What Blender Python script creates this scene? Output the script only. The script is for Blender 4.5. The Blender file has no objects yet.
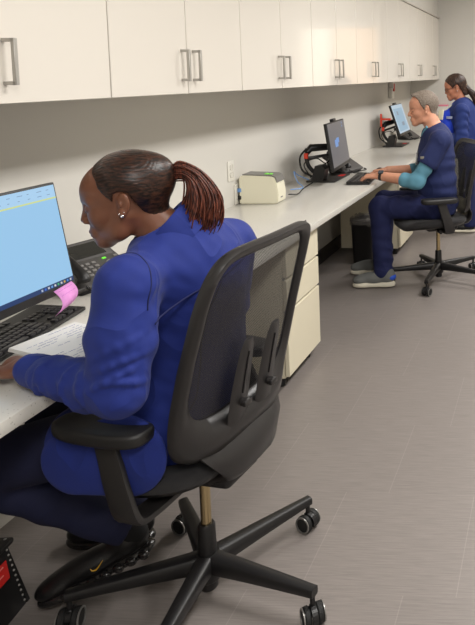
import bpy, bmesh, math, random
import numpy as np
from mathutils import Vector, Matrix
PI = math.pi
random.seed(7)
S = bpy.context.scene
COL = S.collection
# ---------------------------------------------------------------- camera
cam_data = bpy.data.cameras.new('camera')
camera = bpy.data.objects.new('camera', cam_data); COL.objects.link(camera)
yaw, pitch, roll, CAMH = -0.0573, 0.0806, 0.0057, 1.4851
Fw = Vector((math.sin(yaw)*math.cos(pitch), math.cos(yaw)*math.cos(pitch), -math.sin(pitch)))
r0 = Vector((math.cos(yaw), -math.sin(yaw), 0)); d0 = Fw.cross(r0)
Rt = math.cos(roll)*r0 + math.sin(roll)*d0
Dn = -math.sin(roll)*r0 + math.cos(roll)*d0
m = Matrix.Identity(4)
for i in range(3):
    m[i][0] = Rt[i]; m[i][1] = -Dn[i]; m[i][2] = -Fw[i]
m[0][3], m[1][3], m[2][3] = 0, 0, CAMH
camera.matrix_world = m
cam_data.sensor_fit = 'VERTICAL'; cam_data.sensor_height = 24; cam_data.sensor_width = 24*475/625
cam_data.lens = 664.9165*24/625
cam_data.shift_x = (237.5-511.54)/625; cam_data.shift_y = (127.07-312.5)/625
cam_data.clip_start = 0.05
S.camera = camera
# ---------------------------------------------------------------- world, view
w = bpy.data.worlds.new('world'); S.world = w; w.use_nodes = True
w.node_tree.nodes['Background'].inputs[0].default_value = (0.9, 0.88, 0.85, 1)
w.node_tree.nodes['Background'].inputs[1].default_value = 0.3
S.view_settings.view_transform = 'Standard'; S.view_settings.look = 'None'
S.view_settings.gamma = 1; S.view_settings.use_curve_mapping = False
S.view_settings.exposure = 0.0
LIGHT_W = 59.0
CEIL = 2.75
XW, YE, XR, YB = -1.807, 8.60, 2.5, -2.2
# ceiling troffers: (x, y)
LAMPS = [(0.45, -0.6), (0.45, 1.9), (0.45, 4.4), (0.45, 6.9)]

# ---------------------------------------------------------------- materials
MATS = {}
def lin(c):
    return tuple(((v/255)/12.92 if v/255 <= .04045 else (((v/255)+.055)/1.055)**2.4) for v in c)
def mat(name, rgb, rough=0.5, metal=0.0, coat=0.0, spec=0.5, noise=0.0, nscale=60, bump=0.0, bscale=400, sheen=0.0, emit=None, estr=0.0, stretch=None, sss=0.0, alpha=1.0, crumple=0.0):
    if name in MATS: return MATS[name]
    M = bpy.data.materials.new(name); M.use_nodes = True
    nt = M.node_tree; b = nt.nodes['Principled BSDF']
    c = lin(rgb) + (1,)
    b.inputs['Base Color'].default_value = c
    b.inputs['Roughness'].default_value = rough; b.inputs['Metallic'].default_value = metal
    b.inputs['Coat Weight'].default_value = coat; b.inputs['Specular IOR Level'].default_value = spec
    b.inputs['Sheen Weight'].default_value = sheen
    b.inputs['Alpha'].default_value = alpha
    if sss:
        b.inputs['Subsurface Weight'].default_value = sss; b.inputs['Subsurface Scale'].default_value = 0.004
    if emit:
        b.inputs['Emission Color'].default_value = lin(emit)+(1,); b.inputs['Emission Strength'].default_value = estr
    tc = nt.nodes.new('ShaderNodeTexCoord')
    mp = nt.nodes.new('ShaderNodeMapping'); nt.links.new(tc.outputs['Object'], mp.inputs['Vector'])
    if stretch: mp.inputs['Scale'].default_value = stretch
    if noise:
        n = nt.nodes.new('ShaderNodeTexNoise'); n.inputs['Scale'].default_value = nscale; n.inputs['Detail'].default_value = 4
        nt.links.new(mp.outputs[0], n.inputs['Vector'])
        r = nt.nodes.new('ShaderNodeMapRange'); r.inputs[1].default_value = .3; r.inputs[2].default_value = .7
        r.inputs[3].default_value = 1-noise; r.inputs[4].default_value = 1+noise
        nt.links.new(n.outputs[0], r.inputs[0])
        v = nt.nodes.new('ShaderNodeVectorMath'); v.operation = 'SCALE'; v.inputs[0].default_value = c[:3]
        nt.links.new(r.outputs[0], v.inputs['Scale']); nt.links.new(v.outputs[0], b.inputs['Base Color'])
    if bump:
        n2 = nt.nodes.new('ShaderNodeTexNoise'); n2.inputs['Scale'].default_value = bscale
        nt.links.new(mp.outputs[0], n2.inputs['Vector'])
        bp = nt.nodes.new('ShaderNodeBump'); bp.inputs['Strength'].default_value = bump; bp.inputs['Distance'].default_value = .002
        nt.links.new(n2.outputs[0], bp.inputs['Height']); nt.links.new(bp.outputs[0], b.inputs['Normal'])
        if crumple:
            n3 = nt.nodes.new('ShaderNodeTexNoise'); n3.inputs['Scale'].default_value = 5.5; n3.inputs['Detail'].default_value = 1; n3.inputs['Distortion'].default_value = .7
            mp3 = nt.nodes.new('ShaderNodeMapping'); mp3.inputs['Scale'].default_value = (1, 1.6, .8); mp3.inputs['Rotation'].default_value = (.4, .5, .3)
            nt.links.new(tc.outputs['Object'], mp3.inputs[0]); nt.links.new(mp3.outputs[0], n3.inputs['Vector'])
            rd = mathn(nt, 'ABSOLUTE', mathn(nt, 'SUBTRACT', n3.outputs[0], .5))
            rd = mathn(nt, 'POWER', mathn(nt, 'SUBTRACT', 1.0, mathn(nt, 'MULTIPLY', rd, 4.0)), 3)
            b3_ = nt.nodes.new('ShaderNodeBump'); b3_.inputs['Strength'].default_value = crumple; b3_.inputs['Distance'].default_value = .012
            nt.links.new(rd, b3_.inputs['Height']); nt.links.new(b3_.outputs[0], bp.inputs['Normal'])
    MATS[name] = M
    return M
def mathn(nt, op, a, b=None, c=None):
    n = nt.nodes.new('ShaderNodeMath'); n.operation = op
    for i, v in enumerate((a, b, c)):
        if v is None: continue
        if isinstance(v, (int, float)): n.inputs[i].default_value = v
        else: nt.links.new(v, n.inputs[i])
    return n.outputs[0]
def floor_mat():
    M = bpy.data.materials.new('floor_tile'); M.use_nodes = True; nt = M.node_tree; b = nt.nodes['Principled BSDF']
    tc = nt.nodes.new('ShaderNodeTexCoord'); sp = nt.nodes.new('ShaderNodeSeparateXYZ'); nt.links.new(tc.outputs['Object'], sp.inputs[0])
    t = 0.4572
    v = mathn(nt, 'DIVIDE', mathn(nt, 'SUBTRACT', sp.outputs[1], 2.2212), t)
    row = mathn(nt, 'FLOOR', v); fy = mathn(nt, 'FRACT', v)
    off = mathn(nt, 'DIVIDE', mathn(nt, 'SUBTRACT', row, 1), 3)
    u = mathn(nt, 'SUBTRACT', mathn(nt, 'DIVIDE', mathn(nt, 'ADD', sp.outputs[0], 0.878), t), off)
    fx = mathn(nt, 'FRACT', u); colm = mathn(nt, 'FLOOR', u)
    jl = mathn(nt, 'LESS_THAN', fx, .006); jr = mathn(nt, 'LESS_THAN', fy, .004)
    joint = mathn(nt, 'MAXIMUM', jl, mathn(nt, 'MULTIPLY', jr, .55))
    cmb = nt.nodes.new('ShaderNodeCombineXYZ'); nt.links.new(row, cmb.inputs[0]); nt.links.new(colm, cmb.inputs[1])
    wn = nt.nodes.new('ShaderNodeTexWhiteNoise'); nt.links.new(cmb.outputs[0], wn.inputs['Vector'])
    mp = nt.nodes.new('ShaderNodeMapping'); mp.inputs['Scale'].default_value = (9, 230, 1); nt.links.new(tc.outputs['Object'], mp.inputs['Vector'])
    n = nt.nodes.new('ShaderNodeTexNoise'); n.inputs['Scale'].default_value = 1; n.inputs['Detail'].default_value = 5; n.inputs['Roughness'].default_value = .65
    nt.links.new(mp.outputs[0], n.inputs['Vector'])
    s1 = mathn(nt, 'MULTIPLY_ADD', mathn(nt, 'SUBTRACT', n.outputs[0], .5), .85, 1.0)
    s2 = mathn(nt, 'MULTIPLY_ADD', mathn(nt, 'SUBTRACT', wn.outputs[0], .5), .05, s1)
    s3 = mathn(nt, 'MULTIPLY_ADD', joint, .22, s2)
    vm = nt.nodes.new('ShaderNodeVectorMath'); vm.operation = 'SCALE'; vm.inputs[0].default_value = lin((126, 119, 115))
    nt.links.new(s3, vm.inputs['Scale']); nt.links.new(vm.outputs[0], b.inputs['Base Color'])
    b.inputs['Roughness'].default_value = .42
    bp = nt.nodes.new('ShaderNodeBump'); bp.inputs['Strength'].default_value = .15; bp.inputs['Distance'].default_value = .002
    nt.links.new(n.outputs[0], bp.inputs['Height']); nt.links.new(bp.outputs[0], b.inputs['Normal'])
    return M
def counter_mat():
    M = mat('quartz_top', (214, 211, 203), .28, coat=.15); nt = M.node_tree; b = nt.nodes['Principled BSDF']
    tc = nt.nodes.new('ShaderNodeTexCoord')
    n = nt.nodes.new('ShaderNodeTexVoronoi'); n.inputs['Scale'].default_value = 130; nt.links.new(tc.outputs['Object'], n.inputs['Vector'])
    wn = nt.nodes.new('ShaderNodeSeparateColor'); nt.links.new(n.outputs['Color'], wn.inputs[0])
    near = mathn(nt, 'LESS_THAN', n.outputs['Distance'], .22)
    pick = mathn(nt, 'GREATER_THAN', wn.outputs[0], .72)
    m_ = mathn(nt, 'MULTIPLY', near, pick)
    n3 = nt.nodes.new('ShaderNodeTexNoise'); n3.inputs['Scale'].default_value = 60; nt.links.new(tc.outputs['Object'], n3.inputs['Vector'])
    mx = nt.nodes.new('ShaderNodeMix'); mx.data_type = 'RGBA'
    mx.inputs[6].default_value = lin((214, 211, 203))+(1,); mx.inputs[7].default_value = lin((150, 146, 138))+(1,)
    nt.links.new(mathn(nt, 'MULTIPLY', m_, .7), mx.inputs[0]); nt.links.new(mx.outputs[2], b.inputs['Base Color'])
    return M
def mesh_fabric():
    M = bpy.data.materials.new('chair_mesh_fabric'); M.use_nodes = True; nt = M.node_tree; b = nt.nodes['Principled BSDF']
    b.inputs['Base Color'].default_value = lin((38, 35, 36))+(1,); b.inputs['Roughness'].default_value = .75
    tc = nt.nodes.new('ShaderNodeTexCoord'); sp = nt.nodes.new('ShaderNodeSeparateXYZ'); nt.links.new(tc.outputs['Object'], sp.inputs[0])
    a = mathn(nt, 'SINE', mathn(nt, 'MULTIPLY', sp.outputs[1], 1100)); c = mathn(nt, 'SINE', mathn(nt, 'MULTIPLY', sp.outputs[2], 1100))
    h = mathn(nt, 'MULTIPLY', a, c)
    al = nt.nodes.new('ShaderNodeMapRange'); al.inputs[1].default_value = -.2; al.inputs[2].default_value = .6; al.inputs[3].default_value = .93; al.inputs[4].default_value = .52
    nt.links.new(h, al.inputs[0]); nt.links.new(al.outputs[0], b.inputs['Alpha'])
    return M
def hair_mat(name, c1, c2, stretch, rough=.38):
    M = mat(name, c1, rough, spec=.35); nt = M.node_tree; b = nt.nodes['Principled BSDF']
    tc = nt.nodes.new('ShaderNodeTexCoord'); mp = nt.nodes.new('ShaderNodeMapping'); mp.inputs['Scale'].default_value = stretch
    nt.links.new(tc.outputs['Object'], mp.inputs[0])
    n = nt.nodes.new('ShaderNodeTexNoise'); n.inputs['Scale'].default_value = 1; n.inputs['Detail'].default_value = 3; nt.links.new(mp.outputs[0], n.inputs['Vector'])
    r = nt.nodes.new('ShaderNodeValToRGB'); r.color_ramp.elements[0].position = .38; r.color_ramp.elements[1].position = .66
    r.color_ramp.elements[0].color = lin(c1)+(1,); r.color_ramp.elements[1].color = lin(c2)+(1,)
    nt.links.new(n.outputs[0], r.inputs[0]); nt.links.new(r.outputs[0], b.inputs['Base Color'])
    bp = nt.nodes.new('ShaderNodeBump'); bp.inputs['Strength'].default_value = .25; bp.inputs['Distance'].default_value = .002
    nt.links.new(n.outputs[0], bp.inputs['Height']); nt.links.new(bp.outputs[0], b.inputs['Normal'])
    return M

# ---------------------------------------------------------------- mesh builder
class MB:
    def __init__(s): s.bm = bmesh.new()
    def _xf(s, vs, M):
        if M is not None: bmesh.ops.transform(s.bm, matrix=M, verts=vs)
    def box(s, x0, x1, y0, y1, z0, z1, bev=0.0, seg=2, M=None):
        r = bmesh.ops.create_cube(s.bm, size=1); vs = r['verts']
        T = Matrix.Translation(((x0+x1)/2, (y0+y1)/2, (z0+z1)/2)) @ Matrix.Diagonal((abs(x1-x0), abs(y1-y0), abs(z1-z0), 1))
        bmesh.ops.transform(s.bm, matrix=T, verts=vs)
        if bev > 0:
            es = list({e for v in vs for e in v.link_edges})
            rr = bmesh.ops.bevel(s.bm, geom=es, offset=bev, segments=seg, affect='EDGES', profile=.5)
            vs = list({v for f in rr['faces'] for v in f.verts} | {v for v in vs if v.is_valid})
        s._xf(vs, M); return s
    def tube(s, pts, rad, n=10, cap=True, M=None, flat=None, up=None):
        pts = [Vector(p) for p in pts]
        if not hasattr(rad, '__len__'): rad = [rad]*len(pts)
        rings = []; prev = None; allv = []
        for i, p in enumerate(pts):
            t = (pts[min(i+1, len(pts)-1)]-pts[max(i-1, 0)]).normalized()
            if prev is None:
                a = Vector(up) if up is not None else (Vector((0, 0, 1)) if abs(t.z) < .9 else Vector((1, 0, 0)))
            else: a = prev
            a = (a - t*a.dot(t)).normalized(); prev = a; bb = t.cross(a)
            k = flat if flat else 1.0
            ring = [s.bm.verts.new(p + (a*math.cos(2*PI*j/n)*k + bb*math.sin(2*PI*j/n))*rad[i]) for j in range(n)]
            rings.append(ring); allv += ring
        for q, r in zip(rings[:-1], rings[1:]):
            for j in range(n): s.bm.faces.new((q[j], q[(j+1) % n], r[(j+1) % n], r[j]))
        if cap: s.bm.faces.new(rings[0][::-1]); s.bm.faces.new(rings[-1])
        s._xf(allv, M); return s
    def cyl(s, c, r, h, n=24, axis='z', r2=None, bev=0.0):
        c = Vector(c); ax = {'x': Vector((1, 0, 0)), 'y': Vector((0, 1, 0)), 'z': Vector((0, 0, 1))}[axis] if isinstance(axis, str) else Vector(axis).normalized()
        r2 = r if r2 is None else r2
        if bev: P = [(-h/2, r-bev), (-h/2+bev, r), (h/2-bev, r2), (h/2, r2-bev)]
        else: P = [(-h/2, r), (h/2, r2)]
        return s.tube([c+ax*a for a, _ in P], [b for _, b in P], n)
    def lathe(s, prof, n=24, M=None):
        rings = []; allv = []
        for r, z in prof:
            ring = [s.bm.verts.new((r*math.cos(2*PI*j/n), r*math.sin(2*PI*j/n), z)) for j in range(n)]
            rings.append(ring); allv += ring
        for q, r in zip(rings[:-1], rings[1:]):
            for j in range(n): s.bm.faces.new((q[j], q[(j+1) % n], r[(j+1) % n], r[j]))
        s.bm.faces.new(rings[0][::-1]); s.bm.faces.new(rings[-1])
        s._xf(allv, M); return s
    def loft(s, secs, closed=False, cap=True):
        rings = [[s.bm.verts.new(p) for p in sec] for sec in secs]
        n = len(rings[0])
        prs = list(zip(rings[:-1], rings[1:])) + ([(rings[-1], rings[0])] if closed else [])
        for q, r in prs:
            for j in range(n): s.bm.faces.new((q[j], q[(j+1) % n], r[(j+1) % n], r[j]))
        if cap and not closed: s.bm.faces.new(rings[0][::-1]); s.bm.faces.new(rings[-1])
        return s
    def prism(s, poly, a, b, axis='y', M=None):   # poly of 2D points extruded along an axis
        def P(u, v, w): return {'y': (u, w, v), 'x': (w, u, v), 'z': (u, v, w)}[axis]
        A = [s.bm.verts.new(P(u, v, a)) for u, v in poly]; B = [s.bm.verts.new(P(u, v, b)) for u, v in poly]
        n = len(poly)
        s.bm.faces.new(A[::-1]); s.bm.faces.new(B)
        for i in range(n): s.bm.faces.new((A[i], A[(i+1) % n], B[(i+1) % n], B[i]))
        s._xf(A+B, M); return s
    def sphere(s, c, r, M=None, n=16):
        if not hasattr(r, '__len__'): r = (r, r, r)
        q = bmesh.ops.create_uvsphere(s.bm, u_segments=n, v_segments=max(6, n*2//3), radius=1)
        bmesh.ops.transform(s.bm, matrix=Matrix.Translation(c) @ Matrix.Diagonal((*r, 1)), verts=q['verts'])
        s._xf(q['verts'], M); return s
    def grid(s, P, two=False):  # P[i][j] points, thin sheet
        V = [[s.bm.verts.new(p) for p in row] for row in P]
        for i in range(len(V)-1):
            for j in range(len(V[0])-1): s.bm.faces.new((V[i][j], V[i+1][j], V[i+1][j+1], V[i][j+1]))
        return s
def finish(name, me, material, parent=None, smooth=40, loc=None):
    me.materials.append(material)
    for p in me.polygons: p.use_smooth = True
    o = bpy.data.objects.new(name, me); COL.objects.link(o)
    if smooth is not None and smooth < 180:
        me.update(); b = bmesh.new(); b.from_mesh(me)
        for e in b.edges:
            if len(e.link_faces) == 2 and e.calc_face_angle(0) > math.radians(smooth): e.smooth = False
        b.to_mesh(me); b.free()
    if parent is not None: o.parent = parent
    if loc: o.location = loc
    return o
def obj(name, mb, material, parent=None, smooth=40, loc=None):
    bmesh.ops.recalc_face_normals(mb.bm, faces=mb.bm.faces)
    me = bpy.data.meshes.new(name); mb.bm.to_mesh(me); mb.bm.free()
    return finish(name, me, material, parent, smooth, loc)
def tag(o, label=None, cat=None, group=None, kind=None):
    if label: o['label'] = label
    if cat: o['category'] = cat
    if group: o['group'] = group
    if kind: o['kind'] = kind
    return o
def thing(name, label, cat, loc=(0, 0, 0), rotz=0, group=None):
    o = bpy.data.objects.new(name, None); COL.objects.link(o); o.location = loc; o.rotation_euler = (0, 0, rotz)
    o.empty_display_size = .1
    return tag(o, label, cat, group)
def struct(name, mb, material, smooth=40):
    return tag(obj(name, mb, material, None, smooth), kind='structure')
def kids(o): return [c for c in bpy.data.objects if c.parent == o]
def copy_tree(o, parent=None):
    c = o.copy(); COL.objects.link(c)
    if parent is not None: c.parent = parent
    for ch in kids(o): copy_tree(ch, c)
    return c
def arc(c, r, a0, a1, n, plane='xz'):
    out = []
    for i in range(n+1):
        a = a0+(a1-a0)*i/n; u, v = r*math.cos(a), r*math.sin(a)
        out.append((c[0]+u, c[1], c[2]+v) if plane == 'xz' else ((c[0]+u, c[1]+v, c[2]) if plane == 'xy' else (c[0], c[1]+u, c[2]+v)))
    return out
def spline(pts, n=8):   # Catmull-Rom
    P = [Vector(p) for p in pts]; P = [2*P[0]-P[1]]+P+[2*P[-1]-P[-2]]; out = []
    for i in range(1, len(P)-2):
        for k in range(n):
            t = k/n
            out.append(.5*((2*P[i])+(-P[i-1]+P[i+1])*t+(2*P[i-1]-5*P[i]+4*P[i+1]-P[i+2])*t*t+(-P[i-1]+3*P[i]-3*P[i+1]+P[i+2])*t**3))
    out.append(P[-2]); return out

# palette
WALL = mat('wall_paint', (206, 203, 196), .75, bump=.05, bscale=200)
ENDW = WALL
CEILM = mat('ceiling_tile', (225, 222, 215), .9, noise=.03, nscale=80)
CAB = mat('gloss_laminate', (226, 220, 210), .10, coat=.3, spec=.45)
CABB = mat('cabinet_carcass', (190, 184, 172), .5)
PED = mat('cream_metal', (222, 214, 190), .38)
NICK = mat('brushed_nickel', (176, 172, 165), .4, metal=.35)
BLK = mat('black_plastic', (20, 19, 20), .42, bump=.06, bscale=900)
BLKG = mat('black_gloss', (16, 16, 18), .2)
CHARC = mat('charcoal_plastic', (36, 34, 34), .42, bump=.08, bscale=900)
GREYP = mat('grey_frame_plastic', (36, 34, 34), .36)
DARKR = mat('rubber', (20, 20, 20), .7)
CHROME = mat('column_steel', (190, 170, 130), .22, metal=1)
SILV = mat('caster_trim', (140, 138, 135), .3, metal=.6)
WHITE = mat('white_plastic', (232, 230, 222), .4)
IVORY = mat('ivory_plastic', (230, 226, 204), .38)
RED = mat('red_label', (200, 34, 30), .45)
PAPER = mat('paper', (232, 230, 226), .8)
INK = mat('blue_ink', (96, 104, 160), .8)
BASEB = mat('dark_vinyl_base', (52, 46, 44), .5)
FLOOR = floor_mat(); COUNTER = counter_mat(); CMESH = mesh_fabric()
SEATF = mat('seat_fabric', (34, 33, 35), .85, bump=.5, bscale=900, sheen=.1)

# ---------------------------------------------------------------- room shell
struct('floor', MB().box(XW-.1, XR+.1, YB-.1, YE+.1, -.1, 0), FLOOR)
struct('wall_left', MB().box(XW-.1, XW, YB-.1, YE+.1, 0, CEIL), WALL)
struct('wall_back', MB().box(XW, XR+.1, YE, YE+.1, 0, CEIL), ENDW)
struct('wall_right', MB().box(XR, XR+.1, YB, YE, 0, CEIL), WALL)
struct('wall_front', MB().box(XW, XR, YB-.1, YB, 0, CEIL), WALL)
struct('ceiling', MB().box(XW-.1, XR+.1, YB-.1, YE+.1, CEIL, CEIL+.1), CEILM)
struct('baseboard_left', MB().box(XW, XW+.012, 3.4, YE, 0, .11, .003), BASEB)
struct('baseboard_back', MB().box(-1.2, XR, YE-.012, YE, 0, .11, .003), BASEB)
CABX, ZC, ZT, W, Y0 = -1.4266, 1.4168, 2.1888, 0.4647, 2.0932
struct('trim_1', MB().box(XW+.0005, CABX-.012, YB, YE, ZT+.022, CEIL-.001), WALL)
struct('trim_2', MB().box(XW+.001, CABX+.016, YB+.001, YE-.001, ZT+.004, ZT+.02, .002), mat('trim_grey', (196, 191, 182), .5))
# door in the end wall, beyond the right edge of the photo (it mirrors in the glossy doors)
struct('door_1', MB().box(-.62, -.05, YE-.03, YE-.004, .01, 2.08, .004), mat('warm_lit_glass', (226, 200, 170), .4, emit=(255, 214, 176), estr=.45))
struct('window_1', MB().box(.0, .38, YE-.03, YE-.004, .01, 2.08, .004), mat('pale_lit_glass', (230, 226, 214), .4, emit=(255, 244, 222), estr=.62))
struct('trim_3', MB().box(-.68, -.625, YE-.04, YE-.001, .0, 2.40, .004).box(-.045, -.005, YE-.04, YE-.001, 0, 2.40, .004).box(.385, .44, YE-.04, YE-.001, 0, 2.40, .004).box(-.62, .38, YE-.04, YE-.001, 2.085, 2.155, .004).box(-.62, .38, YE-.04, YE-.001, 2.345, 2.40, .004), WHITE)

# ---------------------------------------------------------------- ceiling lights
for i, (x, y) in enumerate(LAMPS):
    t = thing('ceiling_light', 'recessed white ceiling light panel, %s along the aisle' % ['first', 'second', 'third', 'fourth'][i], 'ceiling light', (x, y, CEIL), group='ceiling light panels')
    f = MB()
    for a in ((-.31, -.28, -.61, .61), (.28, .31, -.61, .61), (-.28, .28, -.61, -.58), (-.28, .28, .58, .61)): f.box(a[0], a[1], a[2], a[3], -.018, -.001)
    obj('frame', f, WHITE, t)
    obj('diffuser', MB().box(-.28, .28, -.58, .58, -.010, -.002), mat('light_diffuser', (255, 250, 240), .5, emit=(255, 246, 230), estr=3.0), t)
    L = bpy.data.lights.new('panel_light', 'AREA'); L.shape = 'RECTANGLE'; L.size = .56; L.size_y = 1.16; L.energy = LIGHT_W; L.color = (1, .98, .955)
    lo = bpy.data.objects.new('panel_light', L); COL.objects.link(lo); lo.parent = t; lo.location = (0, 0, -.03)

# ---------------------------------------------------------------- upper cabinets
def cabinet(y, n, first=None):
    ords = ['nearest', 'second nearest', 'third', 'fourth', 'fifth', 'sixth', 'seventh', 'eighth']
    if first is None:
        t = thing('wall_cabinet', 'x', 'wall cabinet', (XW, y, ZC), group='glossy cream wall cabinets')
        obj('body', MB().box(.002, CABX-XW-.022, .0015, 2*W-.0015, .0, ZT-ZC), CABB, t)
        for s in (0, 1):
            d = obj('door', MB().box(CABX-XW-.0195, CABX-XW, s*W+.0022, (s+1)*W-.0022, -.004, ZT-ZC, .0015, 1), CAB, t)
            yy = W-.042 if s == 0 else W+.042
            h = MB()
            X = CABX-XW
            h.box(X+.026, X+.036, yy-.006, yy+.006, .045, .168, .001, 1)
            h.box(X, X+.034, yy-.006, yy+.006, .045, .055, .001, 1).box(X, X+.034, yy-.006, yy+.006, .158, .168, .001, 1)
            obj('handle', h, NICK, d)
    else:
        t = copy_tree(first); t.location.y = y
    return t
cab0 = None
cl = ['glossy cream wall cabinet behind the camera end, its doors mostly outside the left edge',
      'glossy cream two-door wall cabinet above the large monitor, nearest one in view at left edge',
      'glossy cream two-door wall cabinet above the head of the woman with the ponytail',
      'glossy cream two-door wall cabinet above the wall outlet and label printer',
      'glossy cream two-door wall cabinet above the upright monitor on a black arm',
      'glossy cream two-door wall cabinet between the middle monitor and the far monitor',
      'glossy cream two-door wall cabinet with the dispenser on the wall under it',
      'glossy cream two-door wall cabinet above the seated man\'s head, second from the end wall',
      'glossy cream two-door wall cabinet touching the end wall, farthest of the row']
ci = 0
for k in range(-4, 14, 2):
    c = cabinet(Y0+k*W, k, cab0)
    if cab0 is None: cab0 = c
    c['label'] = cl[ci]; ci += 1

# ---------------------------------------------------------------- worktop and pedestals
DT, DU, DX = 0.7386, 0.7036, -1.1847
tag(obj('countertop', MB().box(XW+.001, DX, YB+.01, YE-.002, DU, DT, .004, 2), COUNTER), 'long white speckled quartz worktop running along the left wall', 'worktop')
def drawer_unit(name, y0, y1, label, side_dark=False):
    t = thing(name, label, 'drawer unit', (XW, y0, 0), group=None)
    Wd = y1-y0; X = -1.222-XW
    obj('body', MB().box(.09, X-.022, 0.004, Wd-.004, .055, DU-.004, .002, 1), PED, t)
    obj('plinth', MB().box(.18, X-.05, .03, Wd-.03, .012, .055), DARKR, t)
    zs = [(.065, .372), (.384, .528), (.540, .690)]
    for a, b in zs:
        d = obj('drawer', MB().box(X-.02, X, .001, Wd-.001, a, b, .002, 1), PED, t)
        obj('pull_lip', MB().box(X-.024, X-.012, .003, Wd-.003, b, b+.009), NICK, d)
    for cx in (.2, X-.06):
        for cy in (.05, Wd-.05): obj('foot', MB().cyl((cx, cy, .018), .018, .034, 14), DARKR, t)
    return t
drawer_unit('drawer_pedestal', 2.96, 3.385, 'cream three-drawer pedestal under the worktop behind the near office chair')
drawer_unit('drawer_pedestal', 5.30, 5.80, 'cream drawer pedestal under the worktop behind the seated man\'s legs')

# ---------------------------------------------------------------- office chair (local: +x faces forward, +y is the sitter's left)
def lerp(a, b, t): return a+(b-a)*t
def q3(a, m_, b, t): return a*(1-t)*(1-2*t)+m_*4*t*(1-t)+b*t*(2*t-1)
def chair(label, loc, rotz, legrot, back=(-.12, -.172, -.25, .235, .246, .214, 1.054), seatx=0.0, arm_in=.0):
    xb, xm, xt, wb, wm, wt, zt = back
    t = thing('office_chair', label, 'office chair', loc, rotz, None)
    base = MB()
    base.lathe([(.030, .055), (.034, .06), (.036, .125), (.030, .135)], 24)
    base.lathe([(.021, .028), (.025, .034), (.025, .07)], 20)
    obj('hub', base, BLK, t)
    for i in range(5):
        a = legrot+i*2*PI/5-rotz
        M = Matrix.Rotation(a, 4, 'Z')
        lg = MB(); secs = []
        for s in np.linspace(0, 1, 9):
            r = .022+.328*s; zc = .108-.012*s**1.3; hh = lerp(.028, .013, s**.8); ww = lerp(.026, .0145, s)
            sec = []
            for k in range(12):
                an = 2*PI*k/12; cx, cz = math.cos(an), math.sin(an)
                cx = math.copysign(abs(cx)**.5, cx); cz = math.copysign(abs(cz)**.5, cz)
                sec.append(M @ Vector((r, cx*ww, zc+cz*hh)))
            secs.append(sec)
        lg.loft(secs)
        L = obj('leg', lg, BLK, t, 50)
        e = M @ Vector((.342, 0, 0)); ca = a+random.uniform(-2, 2)
        Mc = Matrix.Translation((e.x, e.y, 0)) @ Matrix.Rotation(ca, 4, 'Z')
        c = MB()
        c.cyl((0, 0, .075), .007, .05, 10)
        hood = [(.026*math.cos(b)+.006, .030+.027*math.sin(b)) for b in np.linspace(-.3, PI*.95, 12)]
        secs = [[(x*1.0, y, z) for y in (-.006, .006)] for x, z in hood]
        for (x, z), (x2, z2) in zip(hood[:-1], hood[1:]):
            v = [c.bm.verts.new(p) for p in ((x, -.007, z), (x, .007, z), (x2, .007, z2), (x2, -.007, z2))]
            inn = [c.bm.verts.new(p) for p in ((x*.86, -.007, (z-.03)*.86+.03), (x*.86, .007, (z-.03)*.86+.03), (x2*.86, .007, (z2-.03)*.86+.03), (x2*.86, -.007, (z2-.03)*.86+.03))]
            c.bm.faces.new(v); c.bm.faces.new(inn[::-1])
            for j in range(4): c.bm.faces.new((v[j], inn[j], inn[(j+1) % 4], v[(j+1) % 4]))
        c.box(-.010, .010, -.008, .008, .028, .058, .002, 1)
        bmesh.ops.transform(c.bm, matrix=Mc, verts=c.bm.verts)
        cas = obj('caster', c, BLK, t)
        for sgn in (-1, 1):
            wv = MB(); wv.cyl((0, sgn*.017, .0285), .028, .018, 22, 'y', bev=.004); bmesh.ops.transform(wv.bm, matrix=Mc, verts=wv.bm.verts)
            wh = obj('wheel', wv, DARKR, cas)
            rg = MB(); prof = [(.0225, -.0015), (.0272, -.0015), (.0272, .0015), (.0225, .0015)]
            rings = []
            for k in range(22):
                an = 2*PI*k/22
                rings.append([(r_*math.cos(an), sgn*.0272+yy, .0285+r_*math.sin(an)) for r_, yy in prof])
            rg.loft(rings, closed=True); bmesh.ops.transform(rg.bm, matrix=Mc, verts=rg.bm.verts)
            obj('wheel_trim', rg, SILV, cas)
    obj('column_sleeve', MB().lathe([(.024, .12), (.025, .135), (.023, .215), (.019, .222)], 20), BLK, t)
    obj('gas_lift', MB().lathe([(.014, .20), (.014, .385)], 20), CHROME, t)
    # mechanism
    mc = MB().box(-.13, .10, -.075, .075, .375, .425, .018, 3).box(-.05, .06, -.11, .11, .39, .42, .01, 2)
    obj('tilt_mechanism', mc, BLK, t)
    kb = MB().tube([(.02, -.07, .395), (.02, -.19, .385)], .005, 8).cyl((.02, -.20, .385), .014, .03, 14, 'y', bev=.003)
    kb.cyl((.03, .13, .392), .019, .05, 16, 'y', bev=.005)
    obj('adjustment_knob', kb, BLK, t)
    # seat shell and cushion (superellipse loft)
    def seat_secs(z_w):
        secs = []
        for z, sc in z_w:
            sec = []
            for k in range(48):
                an = 2*PI*k/48; cx, cy = math.cos(an), math.sin(an)
                x = math.copysign(abs(cx)**.55, cx)*.232*sc; y = math.copysign(abs(cy)**.55, cy)*.25*sc
                y *= (1-.08*max(0, -x/.245))
                dz = -.035*max(0, (x-.12)/.12)**2 + .012*(abs(y)/.25)**2
                sec.append((x+.03+seatx, y, z+dz))
            secs.append(sec)
        return secs
    obj('seat_shell', MB().loft(seat_secs([(.418, .55), (.420, .82), (.432, .95), (.445, .99)])), BLK, t, 60)
    obj('seat', MB().loft(seat_secs([(.440, .97), (.447, 1.0), (.462, 1.01), (.476, .98), (.482, .9), (.478, .6), (.474, .2)])), SEATF, t, 60)
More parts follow.
